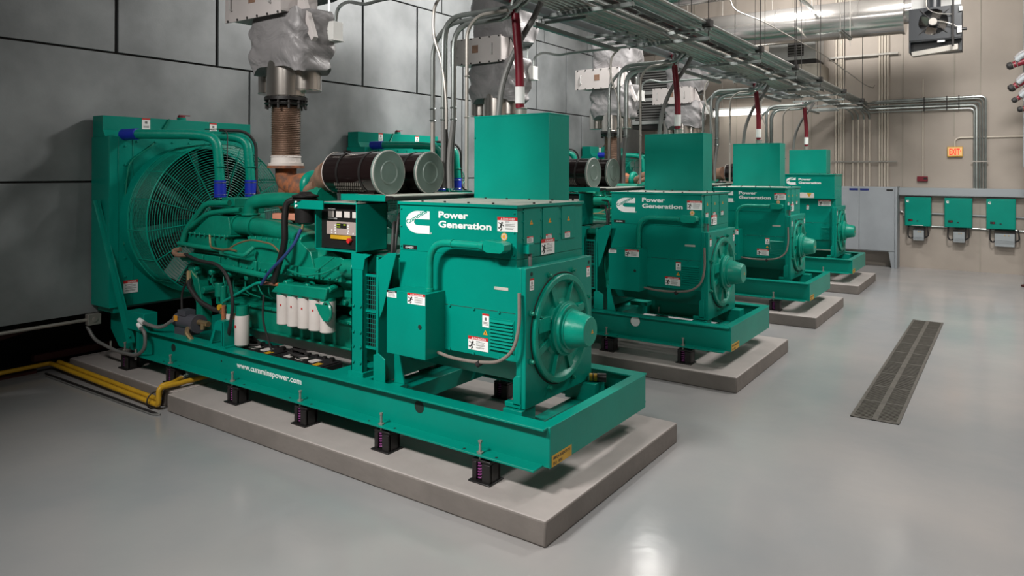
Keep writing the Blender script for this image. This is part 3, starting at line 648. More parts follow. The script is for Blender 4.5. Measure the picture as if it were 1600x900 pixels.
    lx0, lx1, lz, n_l = (-.695, -.455, 1.065, 9) if variant == 0 else (-.68, -.50, 1.02, 10)
    b.box(lx0, lx1, hy-.006, hy, lz, lz+n_l*.0265+.02)
    for i in range(n_l): z = lz+.02+i*.0265; b.prism([(hy-.008, z+.002), (hy-.024, z-.003), (hy-.006, z+.013)], 'x', lx0+.01, lx1-.008)
    alt = P(b, 'alternator_housing', bev=.004)
    if variant == 0:
        B('lidtop').box(-.65, -.515, ay0-.003, ay0, 1.548, 1.572).obj('data_plate', alt, .004)
        decal(alt, danger, -.907, 1.046, .20, .108, ay0-.001); decal(alt, notice, -.765, 1.242, .066, .105, ay0-.001); decal(alt, warn, -.735, 1.18, .045, ay0-.001)
    else: decal(alt, notice, -.98, 1.66, .05, .10, hy-.001)
    b = B('green').box(ax0, ax1, ay0, ay1, z1+.004, z2)
    for y0_, y1_ in ((.30, .535), (.575, .82), (.87, 1.09)):
        if variant == 0: b.box(ax1, ax1+.006, y0_, y1_, 1.90, 2.185)
    for y in (.29, .55, .85): 
        for z in (1.95, 2.08, 2.16): bolt(b, (ax1, y, z), (1, 0, 0), .006, .01)
    for z in (1.83, 2.0, 2.15): bolt(b, (ax0+.02, ay0, z), (0, -1, 0), .008); bolt(b, (ax1-.02, ay0, z), (0, -1, 0), .008)
    tb = P(b, 'terminal_box', bev=.003)
    l_ = B('lidtop').box(ax0-.012, ax1+.012, ay0-.012, ay1+.012, z2+.002, z2+.012); l_.m('green').box(ax0-.013, ax1+.013, ay0-.0145, ay0-.012, z2-.012, z2+.012).box(ax1+.0125, ax1+.0145, ay0-.012, ay1+.012, z2-.01, z2+.012)
    l_.m('black')
    for x in (-1.45, -1.2, -.95, -.7): 
        for y in (.26, 1.15): bolt(l_, (x, y, z2+.012), (0, 0, 1), .01)
    for y in (.5, .75): bolt(l_, (-.47, y, z2+.012), (0, 0, 1), .01)
    l_.obj('box_lid', tb)
    if variant == 0:
        decal(tb, logo, -1.592, 1.945, .19, ay0-.001, 1.45, name='emblem')
        B('white').text('Power', (-1.225, ay0-.001, 2.088), .074, '-y', .032, width=.312).obj('lettering', tb); B('white').text('Generation', (-1.225, ay0-.001, 2.010), .074, '-y', .032, width=.547).obj('lettering', tb)
        decal(tb, danger, -.620, 2.006, .19, .112, ay0-.001)
        B('orange').cyl((-.555, ay0, 1.965), (-.555, ay0-.002, 1.965), .030, n=24).m('dial').cyl((-.555, ay0-.002, 1.965), (-.555, ay0-.003, 1.965), .024, n=20).m('orange').cyl((-.555, ay0-.003, 1.965), (-.555, ay0-.004, 1.965), .016, n=20).obj('round_sticker', tb)
        B('black').box(-1.627, -1.465, ay0-.002, ay0, 1.805, 1.84).m('white').text('GN001', (-1.595, ay0-.003, 1.812), .026, '-y', .005, width=.09).obj('name_plate', tb)
        decal(tb, danger, .55, 1.80, .20, .125, ax1+.006, '+x')
        for y in (.345, .62, .92): decal(tb, danger, y, 1.912, .085, .05, ax1+.006, '+x', fig=False); decal(tb, warn, y+.06, 2.055, .04, ax1+.006, '+x')
    else:
        decal(tb, logo, ax0+.03, 2.20, .16, ay0-.001, 1.3, name='emblem')
        B('white').text('Power', (-1.12, ay0-.001, 2.30), .065, '-y', .035, width=.26).obj('lettering', tb); B('white').text('Generation', (-1.12, ay0-.001, 2.227), .065, '-y', .035, width=.46).obj('lettering', tb)
        B('dial').box(-1.2, -.8, ay0-.002, ay0, 1.92, 2.03).m('yellow').prism([(-.95, 2.02), (-.85, 2.02), (-.9, 1.93)], 'y', ay0-.003, ay0).obj('warning_label', tb)
        decal(alt, danger, -.74, 1.75, .26, .13, hy-.001)
    if variant == 0:
        b = B('green').box(-.44, -.385, .30, .38, 1.835, 1.908).box(-.44, -.40, .30, .40, 1.90, 1.91); b.m('flex').tube([(-.405, .345, 1.835), (-.405, .35, 1.60)], .016); P(b, 'sensor_box')
    # end bearing bracket
    cyl_y, cyl_z = .72, 1.20
    b = B('green').plate_hole(-.39, -.35, .205, 1.245, .66, 1.735, cyl_y, cyl_z, .40)
    b.box(-.438, -.39, .205, .25, .66, 1.735).box(-.438, -.39, 1.2, 1.245, .66, 1.735).box(-.438, -.39, .25, 1.2, 1.70, 1.735).box(-.45, -.43, .22, 1.23, .8, 1.7)
    for yy in (.205, 1.20):
        b.prism([(-.465, .68), (-.465, .88), (-.44, .905), (-.40, .91), (-.39, .68)], 'y', yy-.006, yy+.006)
        b.box(-.54, -.39, yy-.006, yy+.05, .66, .70)
    pl = P(b, 'end_plate', bev=.006)
    decal(pl, notice, .26, 1.56, .055, .09, -.349, '+x'); decal(pl, notice, 1.15, 1.56, .055, .09, -.349, '+x')
    for y in (.285, 1.19): B('core').cyl((-.35, y, 1.685), (-.348, y, 1.685), .016).obj('lifting_hole', pl)
    for i in range(8):
        a = 2*PI*(i+.5)/8; q = B('casting'); p_ = (-.35, cyl_y+.485*math.cos(a), cyl_z+.485*math.sin(a)); q.cyl(p_, (-.335, p_[1], p_[2]), .022, n=12).cyl(p_, (-.315, p_[1], p_[2]), .014, n=6); q.obj('bolt', pl)
    b = B('green2').lathe((-.35, cyl_y, cyl_z), (1, 0, 0), [(0, .44), (.028, .44), (.036, .43), (.036, .395), (.028, .385), (-.015, .36), (-.005, .25), (.012, .21), (.03, .205), (.04, .215), (.065, .22), (.075, .20), (.10, .195)], 56)
    b.m('green2')
    for i in range(8):
        a = 2*PI*(i+.5)/8; ca, sa = math.cos(a), math.sin(a)
        b.beam((-.365, cyl_y+.19*ca, cyl_z+.19*sa), (-.365, cyl_y+.39*ca, cyl_z+.39*sa), .014, .10, (1, 0, 0)) if i % 2 else b.beam((-.365, cyl_y+.19*ca, cyl_z+.19*sa), (-.365, cyl_y+.39*ca, cyl_z+.37*sa), .06, .07, (1, 0, 0))
    b.box(-.36, -.30, cyl_y+.2, cyl_y+.3, cyl_z+.10, cyl_z+.16)
    b.box(-.36, -.31, cyl_y-.38, cyl_y-.22, cyl_z+.02, cyl_z+.13)
    br = P(b, 'bearing_bracket', bev=.003)
    B('core').ring((-.352, cyl_y, cyl_z), (1, 0, 0), .447, .009, 56, 6).obj('groove_shade', br)  # dark ring added for the shade in the groove round the bracket
    c = B('green2').lathe((-.25, cyl_y, cyl_z), (1, 0, 0), [(0, .165), (.015, .165), (.02, .155), (.165, .120), (.175, .112)], 48); warn(c, cyl_y+.03, cyl_z-.02, .035, -.0745, '+x'); c.obj('bearing_cone', br)
    for q in ((-.535, -.36, .17, .36, .5, .655), (-.535, -.24, 1.1, 1.28, .5, .655), (-1.86, -1.60, .12, .30, .545, .60), (-1.86, -1.60, 1.2, 1.38, .545, .60)): P(B('green').box(*q), 'mounting_foot', bev=.003)
    if variant == 0: b = B('armour').tube([(-1.15, .12, 1.0), (-1.0, .10, .985), (-.75, .10, .985), (-.52, .10, 1.02), (-.40, .12, 1.12), (-.345 if False else -.375, .16, 1.3), (-.385, .17, 1.55)], .0135, .14, n=10).m('rubber').cyl((-.73, .1, .97), (-.70, .1, .99), .024)
    if variant == 0:
        P(b, 'armoured_conduit')
        b = B('green').box(-1.58, -1.152, -.03, .211, .966, 1.49); b.m('core').cyl((-1.21, -.031, 1.225), (-1.21, -.036, 1.225), .018)
        jb = P(b, 'junction_box', bev=.003)
        decal(jb, danger, -1.345, 1.40, .19, .088, -.031); b = B('white'); danger(b, -1.578, 1.43, .11, .055, -.031, fig=False); b.m('black').box(-1.578, -1.468, -.034, -.03, 1.47, 1.487); b.obj('warning_label', jb)
        b = B('green2').cyl((-1.225, .10, 1.49), (-1.225, .10, 1.52), .036, n=20).tube([(-1.225, .10, 1.50), (-1.225, .10, 1.895), (-.66, .10, 1.895)], .030, .24, n=16, k=9).ring((-.98, .10, 1.895), (1, 0, 0), .032, .005, 20)
        b.cyl((-.70, .10, 1.895), (-.66, .10, 1.895), .038, n=16)
        fit = [(-.66, 1.93), (-.63, 1.945), (-.47, 1.935), (-.45, 1.915), (-.455, 1.875), (-.49, 1.85), (-.62, 1.85), (-.65, 1.865)]
        b.prism(fit, 'y', .065, .16); b.box(-.6, -.48, .15, .212, 1.86, 1.92)
        P(b, 'rigid_conduit', bev=.004)
    # output box behind the terminal box
    if variant == 0: b = B('green').box(-1.6575, -.79, 1.2386, 1.598, 1.5, 3.01); b.box(-1.66, -.788, 1.236, 1.60, 2.995, 3.012)
    else: b = B('green').box(-1.52, -.72, 1.05, 1.5, 1.5, 2.99)
    bolt(b, (-1.645, 1.24, 2.8), (0, -1, 0), .01)
    P(b, 'output_box', bev=.003)
    return R0
g1 = build_generator((-3, .8, .179), 'nearest green generator, its whole engine and mesh fan guard in view')
g2 = dup(g1, (0, DY[1], 0), 'green generator, second from the camera')
g3 = dup(g1, (0, DY[2], 0), 'green generator, third from the camera, web address hidden')
g4 = build_generator((-3, .8, .179), 'farthest green generator, standing in front of the grey floor cabinet', 1)
g4.location.y += DY[3]

# ------------------------------------------------------------------ spring isolators and batteries
def isolator(x, y, near):
    t = thing('spring_isolator', '', 'vibration mount', (x, y, .179), 'spring isolators under the skids')
    z0 = .179
    b = B('black').box(x-.10, x+.10, y-.09, y+.09, z0, z0+.012).box(x-.085, x-.045, y-.06, y+.06, z0, z0+.145).box(x+.045, x+.085, y-.06, y+.06, z0, z0+.145).box(x-.085, x+.085, y-.06, y+.07, z0+.145, z0+.165).box(x-.085, x+.085, y+.04, y+.07, z0, z0+.15)
    b.box(x+.012, x+.085, y-.07, y-.04, z0, z0+.145)
    b.obj('housing', t, .004)
    s_ = B('purple')
    pts = [(x-.018+.022*math.cos(a*.8), y-.035+.022*math.sin(a*.8), z0+.015+a*.128/46) for a in range(47)]
    s_.tube(pts, .006, .01, n=5, k=1); s_.obj('coil_spring', t)
    B('tan').cyl((x-.02, y-.045, z0+.16), (x-.02, y-.045, z0+.30), .010, n=8).cyl((x-.02, y-.045, z0+.21), (x-.02, y-.045, z0+.222), .026, n=6).cyl((x-.02, y-.045, z0+.29), (x-.02, y-.045, z0+.305), .016, n=6).obj('levelling_bolt', t)
    return t
iso0 = None
IX = [-.53, -1.555, -2.585, -3.62, -4.75, -5.72]
for k in range(4):
    for side in (0, 1):
        for i, x in enumerate(IX):
            lab = 'black spring mount under %s rail of the %s generator, %s from its right end' % (('near', 'far')[side], ORD[k], ['first', 'second', 'third', 'fourth', 'fifth', 'sixth'][i])
            d = (x-IX[0], DY[k]+(1.66 if side else 0), 0)
            if iso0 is None: iso0 = isolator(IX[0], -.05, 1); iso0['label'] = lab
            else: dup(iso0, d, lab)
def battery(x):
    zt = .625
    t = thing('battery', '', 'battery', (x, .26, .389), 'batteries inside the generator skids')
    B('batt').box(x-.365, x+.365, .10, .42, .389, zt).box(x-.355, x+.355, .11, .41, zt, zt+.015).obj('case', t, .008)
    z = zt+.015
    for i in range(6): B('black').cyl((x-.30+i*.115, .37, z), (x-.30+i*.115, .37, z+.02), .024, n=12).obj('vent_cap', t)
    for i in range(3): B('black').cyl((x-.25+i*.2, .15, z), (x-.25+i*.2, .15, z+.02), .024, n=12).obj('vent_cap', t)
    for a, c in ((-.24, -.14), (-.10, .04), (.10, .20)): B('dial').box(x+a, x+c, .19, .31, z, z+.002).obj('sticker', t)
    B('yellow').box(x+.24, x+.31, .15, .23, z, z+.002).obj('sticker', t)
    B('rubber').tube([(x-.28, .35, z+.03), (x-.05, .30, z+.05), (x+.10, .22, z+.05), (x+.02, .17, z+.04), (x-.2, .22, z+.04)], .013, .08).obj('battery_cable', t)
    for dx in (-.3, .3): B('black').cyl((x+dx, .34, z-.005), (x+dx, .34, z+.035), .024).obj('terminal', t)
    return t
b0 = battery(-3.73)
for k in range(4):
    for i in range(2):
        lab = 'black battery in the skid of the %s generator, %s' % (ORD[k], ('beside the fuel filters', 'below the oil filters')[i])
        if k == 0 and i == 0: b0['label'] = lab
        else: dup(b0, (i*.745, DY[k], 0), lab)

t = thing('cable_plug', 'small yellow and black plug lying behind the end plate of the nearest generator', 'plug', (-.28, 1.17, .655))
B('yellow').cyl((-.33, 1.17, .69), (-.27, 1.20, .69), .034, n=16).obj('body', t); B('black').cyl((-.27, 1.20, .69), (-.20, 1.235, .69), .038, n=16).ring((-.30, 1.185, .69), (.06, .03, 0), .034, .005, 16).obj('collar', t)
tag(B('white').cyl((-1.21, 3.973, .585), (-1.21, 3.965, .585), .062, n=32).obj('hole_cover'), 'round white cover over the rail hole of the second generator', 'cover')

# ------------------------------------------------------------------ exhaust stacks
def exhaust_set(k):
    d = DY[k]; who = ORD[k]; rd = random.Random(4)
    t = thing('exhaust_bellows', 'brown ribbed exhaust bellows rising from the %s generator' % who, 'exhaust pipe', (-3.99, .8+d, 2.5), 'exhaust bellows between engines and silencers')
    Z = []; z = 2.62
    while z < 3.20: Z += [(z-2.5, .150), (z-2.5+.008, .162), (z-2.5+.016, .150)]; z += .02
    B('brownbel').lathe((-3.99, .8+d, 2.5), (0, 0, 1), Z, 32).obj('bellows', t, sharp=80)
    b = B('dial').lathe((-3.99, .8+d, 2.53), (0, 0, 1), [(0, .19), (.03, .19), (.03, .165), (.09, .16), (.10, .17), (.11, .16)], 32); b.m('rust').lathe((-3.99, .8+d, 2.50), (0, 0, 1), [(0, .2), (.03, .2)], 32); b.obj('lower_flange', t)
    b = B('black').lathe((-3.99, .8+d, 3.20), (0, 0, 1), [(0, .22), (.022, .235), (.028, .19), (.05, .19), (.055, .235), (.09, .235)], 32)
    b.m('seam')
    for i in range(12): a = 2*PI*i/12; b.cyl((-3.99+.215*math.cos(a), .8+d+.215*math.sin(a), 3.16), (-3.99+.215*math.cos(a), .8+d+.215*math.sin(a), 3.30), .013, n=6)
    b.obj('upper_flange', t)
    t = thing('exhaust_silencer', 'silver wrapped silencer with bolted box above the %s generator' % who, 'silencer', (-3.95, 1.1+d, 3.3), 'wrapped silencers above the generators')
    for x, y, r, z0 in ((-3.99, .8, .215, 3.29), (-4.40, .92, .16, 3.36), (-3.82, .93, .175, 3.36)):
        b = B('steel').cyl((x, y+d, z0), (x, y+d, 3.75), r, n=36).ring((x, y+d, z0+.01), (0, 0, 1), r, .006, 36); b.obj('exhaust_outlet', t)
    # crumpled blankets
    def blanket(cx, cy_, hx, hy, z0, z1, seed):
        rr = random.Random(seed); n = 96; m_ = 34; rs = []
        ph = [rr.random()*6 for _ in range(8)]
        for j in range(m_):
            q = j/(m_-1); z = z0+(z1-z0)*q; ring_ = []
            for i in range(n):
                a = 2*PI*i/n; c_, s_ = math.cos(a), math.sin(a); pw = .30
                px = math.copysign(abs(c_)**pw, c_); py = math.copysign(abs(s_)**pw, s_)
                g_ = px*hx*7; fold = .05*math.sin(g_+9*q+2*py+ph[0])*math.sin(PI*q*1.6+ph[1]) + .035*abs(math.sin(g_*.8-7*q+ph[2])) - .05*abs(math.sin(.6*g_+8*q+py*3+ph[3]))**.6 + .02*math.sin(3*g_+21*q+ph[4])
                fold += .03*math.sin(14*q+3*py+ph[5])
                prof_ = 1-.10*(1-q)**3-.06*q**4
                zz = z + (.05*math.sin(3*a+ph[6]) if j == 0 else 0)+.02*math.sin(6*a+ph[7]+8*q)
                fold *= .75
                ring_.append((cx+hx*px*prof_*(1+fold), cy_+d+hy*py*prof_*(1+fold), zz))
            rs.append(ring_)
        return B('silver').sweep(rs)
    blanket(-3.96, .85, .47, .29, 3.58, 4.22, 3).obj('insulation_blanket', t, sharp=75)
    blanket(-3.97, 1.0, .48, .36, 4.50, 5.6, 8).obj('insulation_blanket', t, sharp=75)
    x0, x1, y0, y1, z0, z1 = -4.66, -3.68, .50, .98, 4.18, 4.54
    b = B('panelbox').box(x0, x1, y0+d, y1+d, z0, z1).box(x0-.02, x1+.0, y0-.012+d, y0+d, z0-.03, z1+.02)
    b.prism([(x1, z0+.02), (-3.44, 3.86), (-3.40, 3.90), (x1+.02, z1)], 'y', .70+d, .76+d)
    b.m('seam')
    for i in range(6):
        for z in (z0-.015, z1+.005): bolt(b, (x0+.04+i*.18, y0-.012+d, z), (0, -1, 0), .014)
    b.m('grey').tube([(x0+.12, y0-.012+d, z0+.10), (x0+.12, y0-.05+d, z0+.10), (x0+.12, y0-.05+d, z0+.26), (x0+.12, y0-.012+d, z0+.26)], .008, .02).tube([(x0+.82, y0-.012+d, z0+.10), (x0+.82, y0-.05+d, z0+.10), (x0+.82, y0-.05+d, z0+.26), (x0+.82, y0-.012+d, z0+.26)], .008, .02)
    b.m('tanrubber').box(x0+.42, x0+.54, y0-.016+d, y0-.01+d, z0+.14, z0+.26)
    b.obj('access_box', t, .004)
    # white junction box hanging beside the silencer
    t = thing('pull_box', 'small white junction box beside the silencer of the %s generator' % who, 'junction box', (-3.37, 1.05+d, 3.92), 'white junction boxes beside the silencers')
    b = B('jgrey').box(-3.62, -3.42, .98+d, 1.12+d, 3.915, 4.12).box(-3.60, -3.40, .99+d, 1.13+d, 3.905, 3.915); b.m('black').cyl((-3.52, .98+d, 4.02), (-3.52, .972+d, 4.02), .01); b.obj('box', t, .004)
    B('conduit').tube([(-3.46, 1.05+d, 4.12), (-3.44, 1.05+d, 4.27), (-3.28, 1.05+d, 4.33), (-3.0, 1.05+d, 4.25), (-2.8, 1.05+d, 4.27), (-1.4, 1.05+d, 4.27)], .019, .12, n=8).obj('conduit', t); B('conduit').tube([(-3.57, 1.05+d, 4.12), (-3.57, 1.05+d, 4.40), (-3.72, 1.05+d, 4.42)], .012, .03, n=6).obj('conduit', t)
for k in range(4): exhaust_set(k)

# ------------------------------------------------------------------ overhead conduit rack
RL, RU = 4.17, 4.30
def run(name, pts, r, m_, label, cat, group, bend=.15, n=8):
    return tag(B(m_).tube(pts, r, bend, n=n).obj(name), label, cat, group)
ords = ['first', 'second', 'third', 'fourth', 'fifth', 'sixth', 'seventh', 'eighth', 'ninth', 'tenth', 'eleventh']
for i in range(7):      # lower layer
    x = -.86-i*.062; yend = 12.4-.22*i
    run('rack_conduit', [(x, -2.6, RL), (x, yend, RL)], (.024, .02, .026, .02, .022, .026, .02)[i], 'conduit', 'grey conduit in the lower layer of the overhead rack, %s from the right' % ords[i], 'conduit', 'lower conduits of the overhead rack')
HZ = [4.37, 4.32, 4.235, 4.168, 4.084]; VX = [2.179, 2.113, 2.061, 1.994, 1.941]; MX = [-.418, -.55, -.691, -.826]
for i in range(9):      # upper layer: five bend right along the back wall, four drop down it
    x = (-.40, -.46, -.52, -.60, -.66, -.93, -1.0, -1.08, -1.16)[i]; z = RU if i < 5 else RU-.03; r = (.028, .02, .024, .03, .02, .022, .022, .022, .022)[i]
    if i < 5: pts = [(x, -2.6, z), (x, 16.55, z), (x+.12, 16.80, HZ[i]), (VX[i], 16.80, HZ[i]), (VX[i], 16.80, 2.08)]
    else: pts = [(x, -2.6, z), (x, 16.3, z), (MX[i-5]-.1, 16.6, z-.08), (MX[i-5], 16.78, z-.22), (MX[i-5], 16.84, z-.36)]
    run('rack_conduit', pts, r if i < 5 else .024, 'conduit', 'grey conduit in the upper layer of the overhead rack, %s from the right' % ords[i], 'conduit', 'upper conduits of the overhead rack', bend=.12)
tag(B('trough').box(-1.40, -1.32, -2.6, 12, RL-.06, RL+.03).obj('cable_channel'), 'flat metal channel along the left side of the overhead rack', 'cable tray')
t = thing('cable_tray', 'open ladder tray of red and black cables in the overhead rack', 'cable tray', (-.75, 6, RU-.04))
b = B('conduit').box(-.815, -.805, -2.6, 12.5, RU-.05, RU+.02).box(-.705, -.695, -2.6, 12.5, RU-.05, RU+.02)
for i in range(30): b.box(-.81, -.70, -2.4+i*.5, -2.37+i*.5, RU-.05, RU-.035)
b.obj('ladder', t)
rd = random.Random(11)
for i in range(4):
    pts = [(-.79+i*.022+.012*rd.random(), -2.5+j*.65, RU-.02+.03*rd.random()) for j in range(22)]
    B('redpipe' if i % 3 else 'rubber').tube(pts, .012, .1, n=6, k=2).obj('cable', t)
# trapeze hangers
HY = [-2.2, -.05, 2.1, 4.24, 6.45, 8.61, 10.54, 13.0, 15.4]
for i, y in enumerate(HY):
    t = thing('trapeze_hanger', 'dark strut hanger with rods under the overhead rack, %s from the back wall' % ords[8-i], 'hanger', (-.95, y, RL-.06), 'trapeze hangers of the overhead rack')
    B('conduit').box(-1.46, -.36, y-.02, y+.02, RL-.075, RL-.035).obj('strut', t)
    B('conduit').box(-1.30, -.34, y-.02, y+.02, RU-.092, RU-.058).obj('strut', t)
    for x in (-.37, -1.43): B('seam').cyl((x, y, RL-.10), (x, y, 8.6), .007, n=6).obj('threaded_rod', t)
    B('seam').box(-.43, -.33, y-.06, y+.06, RU-.05, RU+.035).obj('clamp_block', t)
for k in range(4):
    d = DY[k]; who = ORD[k]
    t = thing('side_bracket', 'short strut frame left of the overhead rack beyond the %s generator' % who, 'bracket', (-1.3, 2.9+d, 4.0), 'short strut frames beside the rack')
    B('conduit').box(-1.52, -1.47, 2.05+d, 4.0+d, 4.02, 4.065).obj('strut', t)
    for yy in (2.2, 3.2, 3.45, 3.75): B('conduit').box(-1.5, -.95, yy+d, yy+.035+d, 4.065, 4.095).obj('rung', t)
    B('seam').cyl((-1.50, 2.12+d, 4.0), (-1.50, 2.12+d, 8.6), .006, n=6).obj('threaded_rod', t)
    # drops behind the air filters
    for i in range(5):
        x = (-2.27, -2.133, -2.10, -2.022, -1.975)[i]; y = 1.32+d+(.0, .04, -.03, .04, -.02)[i]; zt_ = (3.98, 4.06, 4.04, 3.98, 3.95)[i]; rr_ = (.024, .022, .026, .026, .026)[i]
        tp = [(x, y, 2.98), (x, y, zt_), (-1.1-.05*i, y, zt_), (-1.02-.05*i, y, 4.14)] if i else [(x, y, 2.98), (x, y, 3.78), (-2.08, y, zt_), (-1.3, y, zt_+.03)]
        c = B('conduit').tube(tp, rr_, .24, n=10, k=6).ring((x, y, 3.12), (0, 0, 1), rr_+.004, .007, 14).ring((x, y, 3.0), (0, 0, 1), rr_+.004, .007, 14)
        tag(c.obj('drop_conduit'), 'conduit dropping behind the air filters of the %s generator, %s from the left' % (who, ords[i]), 'conduit', 'conduits dropping to the engines')
        tag(B('tan' if i == 0 else 'flex').tube([(x, y, 2.99), (x+.03*(2-i)*(i > 0), y, 2.6), (x+.025*(2-i)*(i > 0), y, 2.30)], rr_, .2, n=8).obj('drop_hose'), 'dark hose below a coupling behind the filters of the %s generator, %s from left' % (who, ords[i]), 'hose', 'dark hoses behind the air filters')
    tag(B('tan').tube([(-2.05, 1.28+d, 4.32), (-2.22, 1.28+d, 4.20), (-2.24, 1.28+d, 3.88), (-2.11, 1.28+d, 3.60), (-2.05, 1.28+d, 3.2), (-2.05, 1.28+d, 2.9)], .016, .16, n=8).obj('thin_flex'), 'thin curved conduit crossing the drops behind the filters of the %s generator' % who, 'conduit')
    tag(B('tan').tube([(-1.69, 1.16+d, 2.3), (-1.69, 1.16+d, 3.85), (-1.55, 1.16+d, 3.98), (-1.2, 1.16+d, 3.98)], .018, .14, n=8).ring((-1.69, 1.16+d, 3.0), (0, 0, 1), .02, .006, 12).ring((-1.69, 1.16+d, 3.4), (0, 0, 1), .02, .008, 12).obj('thin_conduit'), 'thin upright conduit left of the tall box of the %s generator' % who, 'conduit')
    t = thing('red_conduit', 'dark red flexible conduit entering the tall box of the %s generator' % who, 'conduit', (-1.22, 1.42+d, 3.01), 'dark red conduits to the tall boxes')
    B('redpipe').tube([(-1.225, 1.40+d, 3.08), (-1.215, 1.38+d, 3.5), (-1.28, 1.37+d, 4.15)], .042, .5, n=14, k=6).obj('sleeve', t)
    B('tan').cyl((-1.225, 1.42+d, 3.01), (-1.225, 1.42+d, 3.09), .055, n=16).ring((-1.225, 1.42+d, 3.08), (0, 0, 1), .052, .010, 18).obj('fitting', t)
    B('white').cyl((-1.224, 1.398+d, 3.13), (-1.220, 1.390+d, 3.29), .046, n=18).obj('marker_band', t)
    tag(B('flex').tube([(-1.53, 1.46+d, 3.01), (-1.50, 1.48+d, 3.35), (-1.38, 1.53+d, 3.68), (-1.15, 1.55+d, 4.0), (-1.08, 1.55+d, 4.12)], .03, .3, n=10, k=6).obj('liquidtight_conduit'), 'grey flexible conduit from the tall box of the %s generator to the rack' % who, 'conduit', 'grey flexible conduits from the tall boxes')

# thin cable slung under the duct
tag(B('tan').tube([(-.29, 16.8, 4.80), (-.31, 16.7, 4.72), (-.46, 16.4, 4.78), (-.61, 16.2, 4.92), (-.84, 15.6, 5.13), (-1.27, 15.2, 5.51), (-1.67, 13.9, 5.75), (-2.19, 13.0, 6.09), (-2.92, 12.95, 6.45), (-2.95, 12.95, 8.6)], .013, .3, n=6).obj('slack_cable'), 'thin slack cable sagging from beside the duct to the back wall', 'cable')
# big round ducts
t = thing('round_duct', 'large shiny round steel duct crossing high above the farthest generators', 'duct', (-1.5, 14.6, 6.2))
b = B('duct').cyl((-9.2, 15.9, 6.30), (.66, 15.9, 6.22), .47, n=56) if False else B('duct').cyl((-6.2, 14.6, 6.24), (.60, 14.6, 6.18), .45, n=64)
for i in range(4): b.ring((-6+i*1.9, 14.6, 6.24), (1, 0, 0), .452, .006, 48)
b.obj('duct_shell', t); B('duct').cyl((.60, 14.6, 6.18), (.66, 14.6, 6.18), .47, n=48).cyl((.66, 14.6, 6.25), (.98, 14.6, 6.25), .30, n=40).obj('end_collar', t)
tag(B('duct').cyl((-6.2, 12.3, 6.98), (3, 12.3, 6.98), .45, n=48).obj('round_duct'), 'second shiny round duct above and in front, cut by the top edge', 'duct')
for i, (x, y, z) in enumerate(((-.43, 13.55, 5.60), (-1.28, 13.55, 6.42))):
    t = thing('duct_hanger', 'short steel strut on rods under the round duct, %s' % ('right of the two' if i == 0 else 'left of the two'), 'hanger', (x, y, z), 'short struts by the round duct')
    B('conduit').box(x-.03, x+.03, y-.75, y+.55, z, z+.05).box(x-.045, x+.045, y-.75, y+.55, z+.045, z+.06).obj('strut', t)
    for yy in (y+.5, y-.7): B('tan').cyl((x, yy, z-.14), (x, yy, 8.6), .008).obj('rod', t)

# ------------------------------------------------------------------ back wall equipment
for gi, (xs, nm) in enumerate((([-1.252, -1.179, -1.122, -1.058], 'left'), ([-.826, -.691, -.55, -.418], 'middle'), ([-.179, -.118, -.05, .018], 'right'))):
    for i in range(4):
        run('wall_conduit', [(xs[i], 16.85, 2.1), (xs[i], 16.85, 8.6 if gi != 1 else 4.0)], .024, 'creampipe', 'cream conduit on the back wall, %s from the left in the %s bundle' % (ords[i], nm), 'conduit', 'cream conduits on the back wall')
tag(B('tan').box(-1.44, .26, 16.80, 16.825, 5.60, 5.65).box(-1.44, .26, 16.88, 16.9, 5.58, 5.66).obj('wall_strut'), 'long steel strut across the cream conduits, the higher of two', 'strut')
tag(B('tan').box(-1.35, .25, 16.80, 16.825, 2.75, 2.79).obj('wall_strut'), 'long steel strut across the cream conduits, the lower of two', 'strut')
tag(B('tan').box(1.88, 2.24, 16.765, 16.78, 2.74, 2.77).obj('conduit_clamp'), 'short clamp across the grey conduits right of the exit sign', 'clamp')
for j, x in enumerate((.86, 1.36, 1.62)):
    tag(B('seam').box(x-.012, x+.012, 16.765, 16.78, 4.05, 4.42).obj('pipe_clamp'), 'small upright clamp on the horizontal conduit run, %s from the left' % ords[j], 'clamp', 'clamps on the horizontal run')
# cabinet
t = thing('floor_cabinet', 'tall grey two door electrical cabinet on legs against the back wall', 'cabinet', (-.35, 16.55, 0))
B('cab').box(-1.12, .30, 16.4, 16.88, .42, 2.10).m('cab').box(.25, .302, 16.36, 16.88, .0, 2.11).obj('body', t, .005)
B('cab').box(-1.10, -.60, 16.385, 16.40, .44, 2.08).obj('door', t, .004); B('cab').box(-.59, .24, 16.385, 16.40, .44, 2.08).obj('door', t, .004)
B('darkblue').box(-.83, -.62, 16.38, 16.386, 2.0, 2.055).obj('nameplate', t); B('darkblue').box(-.57, -.36, 16.38, 16.386, 2.0, 2.055).obj('nameplate', t); B('black').box(.05, .2, 16.38, 16.386, 2.0, 2.04).obj('nameplate', t)
B('cab').prism([(.10, .42), (.30, .42), (.30, 0), (.17, 0)], 'y', 16.4, 16.86).obj('leg', t); B('cab').prism([(-1.1, .42), (-.92, .42), (-1.0, 0), (-1.1, 0)], 'y', 16.4, 16.86).obj('leg', t)
